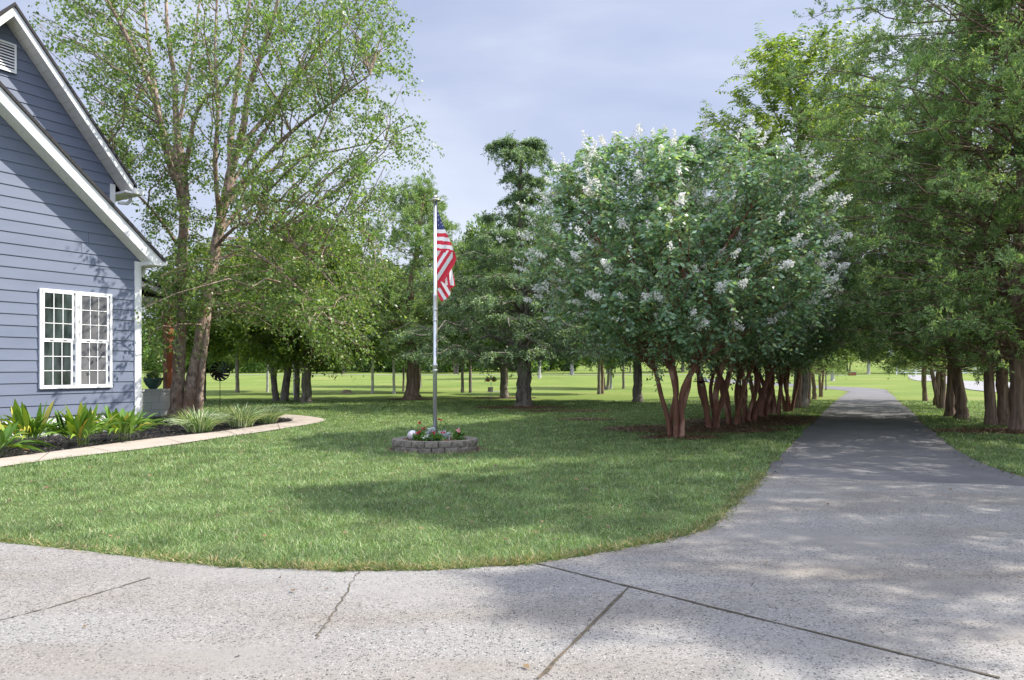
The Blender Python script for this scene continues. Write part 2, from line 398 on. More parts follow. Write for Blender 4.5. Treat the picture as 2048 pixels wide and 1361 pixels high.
edge_px = [(-200, 1068), (0, 1087), (250, 1116), (430, 1136), (600, 1143), (720, 1146), (850, 1144), (1000, 1136), (1070, 1130), (1200, 1111), (1330, 1084), (1420, 1054), (1472, 1008), (1502, 980), (1528, 954)]
edge = smooth_line([G(*p)[:2] for p in edge_px], 6)
rng0 = np.random.default_rng(3)
edge = edge + rng0.normal(0, .012, edge.shape)
jl = G(1528, 954)[:2]; jr = (6.15, 7.55)
pad = [tuple(p) for p in edge] + [(jl[0]+(jr[0]-jl[0])*t+0*t, jl[1]+(jr[1]-jl[1])*t+rng0.normal(0, .014)) for t in np.linspace(.03, .97, 40)] + [jr, (13, 7.0), (13, -5), (-9, -5), (-9, edge[0][1])]
T(sheet('concrete_pad', pad, .012, M['aggregate']), kind='structure')
# the asphalt drive
DL = smooth_line([jl, G(1560, 915)[:2], G(1600, 872)[:2], G(1640, 831)[:2], G(1668, 806)[:2], G(1692, 787)[:2], G(1694, 783)[:2], G(1662, 779)[:2], G(1600, 775)[:2], G(1480, 768)[:2], G(1400, 764)[:2]], 8)
DR = smooth_line([jr, G(1968, 930)[:2], G(1878, 874)[:2], G(1831, 831)[:2], G(1802, 806)[:2], G(1780, 787)[:2], G(1768, 779.5)[:2], G(1720, 775.5)[:2], G(1640, 772)[:2], G(1500, 762)[:2], G(1400, 757)[:2]], 8)
DL = DL+rng0.normal(0, .022, DL.shape); DR = DR+rng0.normal(0, .022, DR.shape); DL[0] -= [0.0, .12]; DR[0] -= [0, .12]
T(ribbon('driveway', DL, DR, .008, M['asphalt']), kind='structure')
drive_poly = list(map(tuple, DL)) + list(map(tuple, DR[::-1]))
# the far road
RC = smooth_line([(-140, 120), (-60, 114), (0, 111), (35, 112), (54, 108), (57, 96), (48, 78), (38, 58), (30, 42), (27, 33), (27, 12)], 10)
RL, RR = offset_line(RC, 4.4)
T(ribbon('road', RL, RR, .035, M['far_asphalt']), kind='structure')
# the walk by the house
WI = smooth_line([G(*p)[:2] for p in [(-140, 940), (0, 920), (150, 900), (300, 880), (430, 866), (530, 852), (585, 843), (560, 838), (500, 836), (430, 834), (345, 833)]], 6)
WO = smooth_line([G(*p)[:2] for p in [(-140, 962), (0, 937), (150, 916), (300, 898), (430, 879), (560, 860), (650, 842.5), (600, 832.5), (510, 830), (430, 829), (345, 828)]], 6)
T(ribbon('walkway', WI, WO, .02, M['walk']), kind='structure')
walk_poly = list(map(tuple, WI)) + list(map(tuple, WO[::-1]))
bed_poly = [tuple(p) for p in WI] + [G(300, 838)[:2], (-9.4, 15.2), (-12.5, 10.2)]
for px, py, qx, qy in [(95, 927, 60, 904), (235, 907, 190, 895), (365, 889, 320, 879), (470, 873, 440, 863), (560, 860, 545, 849)]:
    a_ = np.array(G(px, py)[:2]); b_ = np.array(G(qx, qy)[:2]); a_ = WO[np.argmin(np.linalg.norm(WO-a_, axis=1))]; b_ = WI[np.argmin(np.linalg.norm(WI-b_, axis=1))]
    d_ = (b_-a_)/np.linalg.norm(b_-a_); n_ = np.array([-d_[1], d_[0]])*.004
    T(ribbon('walk_joint', [a_+n_, b_+n_], [a_-n_, b_-n_], .0245, M['soil']), kind='structure')
T(sheet('mulch_bed', bed_poly, .014, M['black_mulch']), kind='structure')

# joints and cracks in the slab
def crack(name, pts, w, jit, seed):
    r = np.random.default_rng(seed); P = []
    pts = [np.array(G(*p)[:2]) for p in pts]
    for a, b in zip(pts[:-1], pts[1:]):
        for t in np.linspace(0, 1, 14, endpoint=False): P.append(a+(b-a)*t+r.normal(0, jit, 2))
    P.append(pts[-1]); P = np.array(P)
    d = np.gradient(P, axis=0); d /= np.linalg.norm(d, axis=1)[:, None]; n = np.stack([-d[:, 1], d[:, 0]], 1)
    ww = (w*(1+r.normal(0, .3, len(P))).clip(.4, 1.6))[:, None]/2
    o = ribbon(name, P+n*ww, P-n*ww, .0165, M['joint']); return T(o, kind='structure')
crack('slab_joint', [(1072, 1131), (1258, 1178), (2000, 1363)], .016, .002, 1)
crack('slab_joint', [(1258, 1178), (1075, 1365)], .016, .002, 2)
crack('slab_joint', [(-60, 1262), (110, 1218), (300, 1160)], .009, .003, 3)
crack('slab_crack', [(718, 1148), (690, 1195), (662, 1240), (632, 1284)], .007, .007, 4)

# ------------------------------------------------------------------ vegetation generator
def nrm(a): return a/np.maximum(np.linalg.norm(a, axis=-1, keepdims=True), 1e-9)
class Veg:
    def __init__(s, seed): s.r = np.random.default_rng(seed); s.TV = []; s.TF = []; s.tn = 0; s.LV = {}
    def tubes(s, P, R, sides, rough=0.0):
        P = np.asarray(P, float); R = np.asarray(R, float); Nn, K, _ = P.shape
        t = nrm(np.gradient(P, axis=1)); ref = np.where(np.abs(t[:, :1, 2:]) > .8, np.array([1., .13, 0]), np.array([.1, 0, 1.]))
        a = nrm(np.cross(t, np.broadcast_to(ref, t.shape))); b = np.cross(a, t)
        ang = np.arange(sides)*2*PI/sides
        rr = R[:, :, None]*np.ones(sides)
        if rough: rr = rr*(1+rough*(np.sin(ang*3+s.r.uniform(0, 6))*.5+s.r.normal(0, .6, rr.shape)))
        V = P[:, :, None]+rr[..., None]*(a[:, :, None]*np.cos(ang)[:, None]+b[:, :, None]*np.sin(ang)[:, None])
        base = s.tn+(np.arange(Nn)*K*sides)[:, None, None]+(np.arange(K-1)*sides)[None, :, None]
        q = np.arange(sides)[None, None]; q2 = (q+1) % sides
        Fq = np.stack([base+q, base+q2, base+sides+q2, base+sides+q], -1).reshape(-1, 4)
        s.TV.append(V.reshape(-1, 3)); s.TF.append(Fq); s.tn += V.size//3
    def trunk(s, pts, rad, sides=14, sub=6, rough=.05, wob=.02):
        P = smooth_line(pts, sub); R = np.interp(np.linspace(0, 1, len(P)), np.linspace(0, 1, len(rad)), rad)
        P = P + s.r.normal(0, wob, P.shape)*np.minimum(1, np.arange(len(P))/3)[:, None]*R[:, None]*3
        s.tubes(P[None], R[None], sides, rough); return P
    def limbs(s, trunks, targets, r0, rise=.35, K=7, arch=.15, sides=5, droop=0.):
        pts = np.concatenate(trunks); out = []; RR = []
        for T_ in targets:
            hd = np.linalg.norm(pts[:, :2]-T_[:2], axis=1)
            want = T_[2]-rise*hd
            cost = np.abs(pts[:, 2]-want)*1.5+hd+np.where(pts[:, 2] < 1.2, 2, 0)
            S = pts[np.argmin(cost)]; L = np.linalg.norm(T_-S)
            C = S*.5+T_*.5+np.array([0, 0, arch*L])+s.r.normal(0, .07*L, 3)
            t = np.linspace(0, 1, K)[:, None]
            Q = (1-t)**2*S+2*t*(1-t)*C+t*t*T_; Q[:, 2] -= (droop*L*t**3)[:, 0]
            Q[1:-1] += s.r.normal(0, .025*L, (K-2, 3)); out.append(Q); RR.append(r0*min(1.5, .35+L*.25)*np.linspace(1, .22, K))
        P = np.array(out); s.tubes(P, np.array(RR), sides); return P
    def at(s, P, u):
        K = P.shape[1]; f = np.clip(u*(K-1), 0, K-1.001); i = f.astype(int); w = (f-i)[:, None]; idx = np.arange(len(P))
        return P[idx, i]*(1-w)+P[idx, i+1]*w, nrm(P[idx, i+1]-P[idx, i])
    def twigs(s, P, n, length0, along=.5, spread=.8, up=.1, u0=.3, droop=.15, K=4, r=.006, sides=3, flat=0., draw=True):
        Q = np.repeat(P, n, axis=0); u = u0+(1-u0)*s.r.random(len(Q)); S, Tn = s.at(Q, u)
        length = np.repeat(length0, n)[:, None] if np.ndim(length0) else length0
        rnd = s.r.normal(0, 1, S.shape); rnd[:, 2] *= (1-flat)
        D = nrm(Tn*along+nrm(rnd)*spread+np.array([0, 0, up])); L = length*(.5+s.r.random(len(S))[:, None])
        out = []
        for k in range(K):
            t = k/(K-1); p = S+D*L*t; p = p+np.array([0, 0, -1])*(droop*L*t*t)+s.r.normal(0, .02, S.shape)*L*t; out.append(p)
        out = np.stack(out, 1)
        if draw: s.tubes(out, np.full((len(out), 1), r)*np.linspace(1, .4, K)[None], sides)
        return out
    def quads(s, key, P, D, L, Wd, nbias=.6, pos=.45):
        n = nrm(s.r.normal(0, 1, P.shape)+np.array([0, 0, nbias])); D = nrm(D); sd = nrm(np.cross(D, n)); nn = np.cross(sd, D)
        L = np.broadcast_to(np.asarray(L, float), (len(P),))[:, None]; Wd = np.broadcast_to(np.asarray(Wd, float), (len(P),))[:, None]
        a = P; b = P+D*L*pos+sd*Wd/2+nn*L*.06; c = P+D*L-nn*L*.05; d = P+D*L*pos-sd*Wd/2+nn*L*.06
        s.LV.setdefault(key, []).append(np.stack([a, b, c, d], 1).reshape(-1, 3))
    def leaves(s, key, TW, n, L, Wd, along=.3, spread=1., down=.3, jit=.03, u0=.1, pairs=False, nb=.9):
        Q = np.repeat(TW, n, axis=0); m = len(Q); u = u0+(1-u0)*s.r.random(m)
        if pairs: u = np.tile(np.linspace(u0, 1, n), len(TW))
        S, Tn = s.at(Q, u); S = S+s.r.normal(0, jit, S.shape)
        if pairs:
            side = nrm(np.cross(Tn, np.array([0, 0, 1.])+s.r.normal(0, .2, Tn.shape)))*np.where(np.arange(m) % 2 == 0, 1, -1)[:, None]
            D = side*.9+Tn*along+np.array([0, 0, -down])
        else: D = Tn*along+nrm(s.r.normal(0, 1, S.shape))*spread+np.array([0, 0, -down])
        s.quads(key, S, D, L*(.65+.7*s.r.random(m)), Wd*(.65+.7*s.r.random(m)), nb)
    def trunk_mesh(s, name, mat): return mesh_np(name, np.concatenate(s.TV), [np.concatenate(s.TF)], mat, smooth=True)
    def leaf_mesh(s, key, mat):
        V = np.concatenate(s.LV[key]); return mesh_np(key, V, [np.arange(len(V)).reshape(-1, 4)], mat)
    def assemble(s, name, loc, tmat, lmats, rz=0, sc=(1, 1, 1)):
        e = empty(name, loc, rz, sc); link('trunk', s.trunk_mesh('trunk', tmat), e)
        for k, m in lmats.items(): link(k, s.leaf_mesh(k, m), e)
        return e
def flare(h=.25): return 1.0
def in_ellipsoid(r, n, c, R, shell=.35, zlo=None):
    d = nrm(r.normal(0, 1, (n*3, 3))); rad = (shell+(1-shell)*r.random(n*3)**.5)[:, None]
    P = np.array(c)+d*rad*np.array(R)
    if zlo is not None: P = P[P[:, 2] > zlo]
    return P[:n]

# ---- river birch
BZ = 18.2; bb = np.array(G(366, 834)); 
def bp(px, py, dz=0): return np.array(W(px, py, BZ+dz))-bb
v = Veg(11); tr = []
tr.append(v.trunk([bp(350, 838), bp(355, 810), bp(357, 740), bp(362, 650), bp(362, 560), bp(366, 470), bp(370, 400), bp(366, 350)], [.25, .18, .155, .145, .13, .12, .11, .1], 16, rough=.07))
tr.append(v.trunk([bp(382, 838), bp(380, 810), bp(390, 740), bp(405, 650), bp(420, 560), bp(434, 480), bp(450, 400), bp(462, 340)], [.28, .2, .17, .155, .14, .13, .12, .11], 16, rough=.07))
tr.append(v.trunk([bp(398, 836, -.1), bp(402, 760, -.1), bp(412, 680, -.05), bp(420, 600, .1), bp(428, 540, .2)], [.1, .08, .08, .07, .06], 12))
for pl, ra in [
    ([(370, 400, 0), (340, 330, -.3), (322, 250, -.6), (300, 170, -.9), (262, 90, -1.1), (215, 0, -1.3), (170, -90, -1.5)], (.10, .025)),
    ([(362, 420, 0), (350, 300, 1.0), (372, 180, 1.4), (392, 60, 1.6), (410, -100, 1.8)], (.07, .02)),
    ([(440, 450, 0), (430, 330, -.8), (436, 220, -1.1), (430, 90, -1.3), (440, -100, -1.5)], (.07, .02)),
    ([(455, 380, 0), (520, 280, .8), (580, 170, 1.2), (640, 40, 1.4), (690, -90, 1.6)], (.06, .015)),
    ([(430, 490, 0), (500, 500, -1.4), (580, 560, -2), (660, 640, -2.3)], (.04, .01)),
    ([(362, 345, 0), (335, 290, .2), (320, 230, .5), (306, 150, .8), (294, 60, 1), (280, -90, 1.2)], (.08, .025)),
    ([(368, 360, 0), (362, 310, .1), (352, 240, .2), (348, 150, .3), (335, 60, .5), (330, -110, .6)], (.12, .03)),
    ([(368, 350, 0), (380, 290, -.4), (390, 235, -.6), (412, 195, -.8), (445, 180, -.9), (480, 120, -1)], (.07, .02)),
    ([(462, 340, 0), (462, 270, .2), (470, 200, .4), (482, 110, .4), (500, 0, .5), (515, -120, .6)], (.10, .03)),
    ([(460, 350, 0), (485, 260, -.3), (500, 170, -.5), (540, 60, -.8), (575, -80, -1)], (.11, .03)),
    ([(452, 395, 0), (500, 350, -.4), (545, 300, -.9), (600, 250, -1.2), (650, 215, -1.5), (740, 150, -1.8)], (.08, .015)),
    ([(434, 480, 0), (470, 430, .3), (520, 405, .6), (600, 405, 1), (660, 425, 1.2), (740, 470, 1.3)], (.06, .012)),
    ([(445, 420, 0), (500, 365, .5), (590, 320, 1), (680, 300, 1.3), (770, 280, 1.4)], (.06, .012)),
    ([(475, 300, 0), (560, 200, .4), (640, 100, .8), (720, 20, 1), (760, -60, 1)], (.07, .015)),
    ([(425, 500, 0), (480, 450, -1), (540, 460, -1.7), (620, 520, -2.1), (690, 600, -2.2)], (.05, .012)),
    ([(362, 500, 0), (320, 440, -1), (285, 400, -1.6), (250, 370, -2.0), (215, 330, -2.3)], (.045, .01))]:
    P = [bp(a, b, c) for a, b, c in pl]; tr.append(v.trunk(P, [ra[0]*(1-t)+ra[1]*t for t in np.linspace(0, 1, len(P))], 8))
bpoly = [(40, -90), (785, -90), (820, 60), (790, 130), (850, 250), (795, 345), (800, 450), (770, 560), (760, 690), (660, 700), (560, 660), (440, 620), (350, 660), (300, 690), (285, 560), (290, 420), (235, 330), (170, 190), (60, 70)]
pr = v.r.uniform([40, -90], [860, 700], (1500, 2)); ok = inpoly(pr[:, 0], pr[:, 1], np.array(bpoly)); pr = pr[ok]; pr = np.concatenate([pr[:400], pr[400:][(pr[400:, 0] > 520) & (pr[400:, 1] > 500)][:40]])
dz = v.r.normal(-.3, 2.1, len(pr)).clip(-4, 3); dz = np.where(pr[:, 0] < 270, dz.clip(-1.8, 3), dz); tg = np.array([bp(a, b, c) for (a, b), c in zip(pr, dz)])
upm = pr[:, 1] < 430
LB = np.concatenate([v.limbs(tr, tg[upm], .022, rise=.7, K=7, arch=.05), v.limbs(tr, tg[~upm], .02, rise=-.1, K=7, arch=.15, droop=.1)])
tw = v.twigs(LB, 8, .7, along=.5, spread=.8, up=.0, u0=.25, droop=.35, r=.0035)
v.leaves('crown', tw, 20, .08, .055, along=.3, down=.5, jit=.05)
birch = v.assemble('river_birch', bb, M['birch_bark'], {'crown': M['birch_leaf']})
T(birch, 'tall airy birch with twin peeling trunks in the mulch bed beside the blue house', 'tree')

# ---- crape myrtles (three shapes)
def myrtle(seed, spread=2.9, height=5.8, leaves=24, loc=(0, 0, 0), stems=5, zmin=1.75):
    v = Veg(seed); tr = []
    for i in range(stems):
        a = 2*PI*i/stems+v.r.uniform(-.3, .3); c = np.array([math.cos(a), math.sin(a), 0])
        q = v.r.uniform(.75, 1.15); w = v.r.normal(0, .08, (5, 3)); w[:, 2] = 0
        pts = [c*.12+[0, 0, -.05], c*.15+[0, 0, .25]+w[0]*.3, c*.33*q+[0, 0, .95]+w[1], c*.62*q+[0, 0, 1.9]+w[2], c*1.05*q+[0, 0, 3.0]+w[3]*2, c*1.7*q+[0, 0, 4.4]+w[4]*3]
        r0 = v.r.uniform(.04, .066)
        tr.append(v.trunk(pts, [r0*1.25, r0*1.05, r0, r0*.8, r0*.5, r0*.22], 10, rough=.05))
        if v.r.random() < .8:
            b = pts[3]*.6+pts[2]*.4; d = np.array([math.cos(a+1.0), math.sin(a+1.0), 0])
            tr.append(v.trunk([b, b+d*.18+[0, 0, .45], b+d*.4+[0, 0, 1.2], b+d*.9+[0, 0, 2.3]], [r0*.6, r0*.5, r0*.4, r0*.15], 8))
    tg = in_ellipsoid(v.r, 230, (0, 0, (height+zmin)/2+.15), (spread, spread, (height-zmin)/2), .45, zmin)
    top = in_ellipsoid(v.r, 70, (0, 0, (height+zmin)/2+.15), (spread*.98, spread*.98, (height-zmin)/2), .93, zmin)
    tg = np.concatenate([tg, top])
    LB = v.limbs([t for t in tr], tg, .011, rise=.9, K=6, arch=.08, droop=.12)
    tw = np.concatenate([v.twigs(LB, 9, .42, along=.3, spread=.95, up=.1, u0=.6, droop=.5, r=.004), v.twigs(LB, 3, .45, along=.3, spread=.95, up=.1, u0=.2, droop=.5, r=.004)])
    v.leaves('crown', tw, int(leaves*.7), .092, .05, along=.35, down=.25, pairs=True, jit=.015)
    sel = v.r.permutation(len(LB))[:300]; sel = np.concatenate([sel, sel[:130]]); tips = LB[sel, -1]+v.r.normal(0, .1, (len(sel), 3)); dirs = nrm(tips-np.array([0, 0, height*.45])+np.array([0, 0, .6]))
    for p, d in zip(tips, dirs):
        n = int(v.r.integers(14, 85)); t = v.r.random(n)**.8; rad = (.04+n*.0006)*(1.15-t*.8)
        P = p+d*(.04+t[:, None]*.21)+nrm(v.r.normal(0, 1, (n, 3)))*rad[:, None]*v.r.random((n, 1))**.4
        v.quads('blossoms', P, v.r.normal(0, 1, P.shape), .036*(.6+.8*v.r.random(n)), .03)
    sel = v.r.permutation(len(LB))[:110]
    for p in LB[sel, -1]+v.r.normal(0, .12, (110, 3)):
        n = 34; P = p+v.r.normal(0, .06, (n, 3)); v.quads('seed_heads', P, v.r.normal(0, 1, P.shape), .022, .02)
    return v
MM = [myrtle(21, 3.0, 5.85, 22), myrtle(22, 2.6, 5.6, 20), myrtle(23, 2.4, 5.5, 18)]
ME = [m.assemble('crape_myrtle', (0, 0, 0), M['myrtle_bark'], {'crown': M['myrtle_leaf'], 'blossoms': M['blossom'], 'seed_heads': M['seed_head']}) for m in MM]
mg = 'crape myrtles in a row along the left of the drive'
spots = [(1352, 875, 0, .3, 1.0, 'white flowering crape myrtle nearest the camera, front one of the row'),
         (1425, 857, 1, 1.2, .95, 'second crape myrtle in the row, right behind the nearest one with the hanging tray'),
         (1466, 851, 2, 2.2, .95, 'third crape myrtle in the row from the front, trunks close to the second'),
         (1497, 844, 1, 3.5, .93, 'fourth crape myrtle in the row, slim stems mid row'),
         (1525, 835, 2, 4.4, .95, 'fifth crape myrtle in the row, many thin stems in a fan'),
         (1551, 830, 1, 5.3, .9, 'sixth crape myrtle in the row, last but one before the dark cedar trunks'),
         (1574, 824, 2, .9, .9, 'seventh and farthest crape myrtle, beside the first dark cedar trunk')]
used = set()
for px, py, k, rz, sc, lab in spots:
    o = ME[k] if k not in used else copy_tree(ME[k]); used.add(k)
    o.location = G(px, py); o.rotation_euler = (0, 0, rz); o.scale = (sc, sc, sc)
    T(o, lab, 'tree', mg)
# fallback spread of the nearest one to the left happens through its own crown

# ---- junipers (eastern red cedars)
def juniper(seed, height=11, rad=3.4, zlo=1.9, dens=1.0, lean=0.0, twin=False, tr0=.1, fol=1.0):
    v = Veg(seed); tr = []
    w = v.r.normal(0, .12, (6, 3)); w[:, 2] = 0
    pts = [np.array([0, 0, -.1]), np.array([0, 0, .25]), np.array([lean*.3, 0, 1.5])+w[1]*.4, np.array([lean, 0, 3.5])+w[2], np.array([lean*1.3, 0, height*.6])+w[3]*2, np.array([lean*1.4, 0, height*.97])+w[4]*2]
    tr.append(v.trunk(pts, [tr0*1.9, tr0*1.2, tr0*1, tr0*.85, tr0*.55, .03], 16, rough=.09))
    if twin:
        p2 = [pts[0]+[.1, .05, 0], pts[1]+[.16, .05, 0], np.array([.45, .1, 1.6]), np.array([.9, .2, 3.6]), np.array([1.5, .3, height*.6])]
        tr.append(v.trunk(p2, [tr0*1.2, tr0*.85, tr0*.75, tr0*.6, tr0*.3], 14, rough=.09))
    n = int(150*dens); z = zlo+(height-zlo)*v.r.random(n)**1.15; ph = v.r.uniform(0, 2*PI, n)
    prof = np.interp((z-zlo)/(height-zlo), [0, .1, .3, .55, .8, 1], [.75, .95, 1, .85, .5, .12])
    q = rad*prof*(.45+.6*v.r.random(n)**.6); tg = np.stack([np.cos(ph)*q+lean, np.sin(ph)*q, z], 1)
    LB = v.limbs(tr, tg, .017, rise=.25, K=8, arch=.04, sides=5, droop=.08)
    # pale dead twigs inside the crown
    v.twigs(LB, 1, .5, along=.5, spread=.8, up=-.05, u0=.1, droop=.1, r=.006, K=3)
    ta = v.twigs(LB, 7, .42, along=.6, spread=.8, up=.15, u0=.62, droop=.1, r=.0045)
    tb = v.twigs(LB, 4, .5, along=.6, spread=.8, up=.1, u0=.12, droop=.1, r=.0045)
    t2 = v.twigs(np.concatenate([ta, tb]), 6, .14, along=.5, spread=.8, up=.3, u0=.15, droop=.0, r=.003, draw=False, K=3)
    v.leaves('crown', t2, int(13*fol), .072, .022, along=.9, spread=.75, down=-.15, jit=.022, u0=.1, nb=0)
    return v
JM = [juniper(31, 11.5, 3.9, 1.9, 1.25, tr0=.115), juniper(32, 10.5, 3.3, 2.0, .75, lean=.35, tr0=.125, fol=.7), juniper(33, 10, 3.0, 1.8, .78, twin=True, tr0=.105, fol=.7), juniper(34, 14, 5.2, 2.3, 2.7, tr0=.14, fol=1.0)]
JE = [m.assemble('red_cedar', (0, 0, 0), M['juniper_bark'], {'crown': M['juniper_leaf']}) for m in JM]
jused = set()
def put_j(k, loc, rz, sc, lab, group, sxy=1.0):
    o = JE[k] if k not in jused else copy_tree(JE[k]); jused.add(k)
    o.location = loc; o.rotation_euler = (0, 0, rz); o.scale = (sc*sxy, sc*sxy, sc); T(o, lab, 'tree', group); return o
gr = 'red cedars in a row along the right of the drive'
put_j(3, G(2037, 863), 2.5, 1.0, 'tall cedar with its trunk right at the right edge of the photo', gr, 1.0)
put_j(1, G(2008, 852), 4.0, .92, 'second cedar trunk from the right edge, leaning to the right', gr, 1.0)
put_j(0, G(1982, 852), .6, .9, 'straight tan cedar trunk, third from the right edge in the row', gr, .95)
put_j(1, G(1924, 838), 3.0, .85, 'thickest grey mottled cedar trunk in the right row', gr, 1.1)
put_j(2, G(1899, 834), .3, .85, 'dark cedar just left of the thick grey trunk in the right row', gr)
put_j(2, G(1885, 818), 2.1, .8, 'cedar with low forked trunk in the middle of the right row', gr, .9)
put_j(1, G(1874, 812), 5.1, .8, 'slim cedar half hidden behind the low forked one', gr, .85)
put_j(2, G(1850, 803), 3.9, .8, 'farthest cedar of the right row, trunk with low bare side branches', gr, .85)
gl = 'red cedars on the left of the drive past the crape myrtles'
put_j(1, G(1597, 817), 1.0, .8, 'thick dark cedar trunk right after the last crape myrtle', gl, .8)
put_j(2, G(1617, 806), 2.0, .75, 'second dark cedar trunk after the crape myrtles', gl, .8)
put_j(1, G(1629, 799), 3.3, .75, 'third cedar trunk after the crape myrtles, greyer than its neighbours', gl, .75)
put_j(2, G(1641, 794), 4.6, .7, 'last cedar trunk before the thin sapling left of the drive', gl, .75)
# two more of the right-hand row stand beside the slab; they throw the dappled shade on it
gn = 'red cedars beside the concrete slab right of the photo'
put_j(3, (11.3, 8.6, 0), 1.1, .98, 'near cedar right of the slab whose branch tips hang into the upper right corner', gn, .78)
put_j(0, (9.6, 5.1, 0), 4.4, .84, 'cedar right of the slab that throws dappled shade over the concrete', gn, .85)
put_j(2, (11.5, 1.6, 0), .4, .85, 'cedar right of the camera that shades the near corner of the slab', gn, 1.0)

# ---- bright pinnate leaved tree behind the myrtles
def locust(seed):
    v = Veg(seed); tr = [v.trunk([(0, 0, -.1), (0, 0, .3), (.1, 0, 2), (-.1, .1, 4.5), (0, 0, 7.5), (.1, 0, 10)], [.3, .22, .2, .17, .11, .04], 12)]
    tg = in_ellipsoid(v.r, 240, (-.2, 0, 6.6), (3.6, 3.2, 4.2), .5, 2.4)
    LB = v.limbs(tr, tg, .02, rise=.6, K=7, arch=.05)
    tw = v.twigs(LB, 13, .62, along=.9, spread=.6, up=.15, u0=.35, droop=.25, r=.005)
    v.leaves('crown', tw, 18, .13, .05, along=.3, down=.35, pairs=True, jit=.01)
    return v
lo = locust(41).assemble('walnut_tree', GX(1600, 23.0), M['oak_bark'], {'crown': M['bright_leaf']}, sc=(1.1, 1.2, 1.16))
T(lo, 'yellow green tree with long feathery fronds sticking out against the sky above the crape myrtles', 'tree')

# ---- broadleaf trees of the park
def oak(seed, height=8, rad=3.8, zlo=1.8, tr0=.24, twin=0, leafL=.15, nl=150, lean=0, bare=False):
    v = Veg(seed); tr = []
    for i in range(twin+1):
        a = i*2.2+.4; d = np.array([math.cos(a), math.sin(a)*.5, 0])*(0 if twin == 0 else 1)
        q = 1 if i == 0 else .8
        tr.append(v.trunk([d*.15+[0, 0, -.1], d*.22+[0, 0, .3], d*.4+[lean*.3, 0, 1.8], d*.7+[lean, 0, 3.4], d*1.1+[lean*1.3, 0, height*.62], d*1.4+[lean*1.5, 0, height*.9]],
                          [tr0*1.7*q, tr0*1.1*q, tr0*.95*q, tr0*.75*q, tr0*.4*q, .04], 12, rough=.06))
    tg = in_ellipsoid(v.r, nl, (lean, 0, (height+zlo)/2), (rad, rad, (height-zlo)/2), .45, zlo)
    LB = v.limbs(tr, tg, .024, rise=.35, K=6, arch=.1, droop=.06)
    tw = np.concatenate([v.twigs(LB, 7, .45, along=.4, spread=.9, up=.0, u0=.65, droop=.25, r=.006), v.twigs(LB, 3, .6, along=.5, spread=.85, up=.0, u0=.2, droop=.25, r=.006)])
    v.leaves('crown', tw, 17, leafL, leafL*.6, along=.3, down=.35, jit=.1)
    return v
OM = [oak(51, 8, 4.2, 1.7, .2, 0, nl=190), oak(52, 7.5, 3.6, 1.9, .15, 1, nl=170), oak(53, 8.5, 3.0, 2.3, .1, 0, nl=140, lean=.15)]
OE = {}
def put_o(k, loc, rz, sc, lab, leaf='oak_leaf', bk='oak_bark', group=None, name='oak_tree', sxy=1.0, cat='tree'):
    key = (k, leaf, bk)
    if key not in OE:
        if ('base', k) not in OE:
            OE[('base', k)] = (OM[k].trunk_mesh('trunk', M[bk]), OM[k].leaf_mesh('crown', M[leaf])); tm, cm = OE[('base', k)]
        else:
            tm, cm = [m.copy() for m in OE[('base', k)]]; tm.materials[0] = M[bk]; cm.materials[0] = M[leaf]
        e = empty(name, (0, 0, 0)); link('trunk', tm, e); link('crown', cm, e); OE[key] = e; o = e
    else:
        o = copy_tree(OE[key]); o.name = name
    o.location = loc; o.rotation_euler = (0, 0, rz); o.scale = (sc*sxy, sc*sxy, sc); T(o, lab, cat, group); return o
pg = 'shade trees on the park lawn'
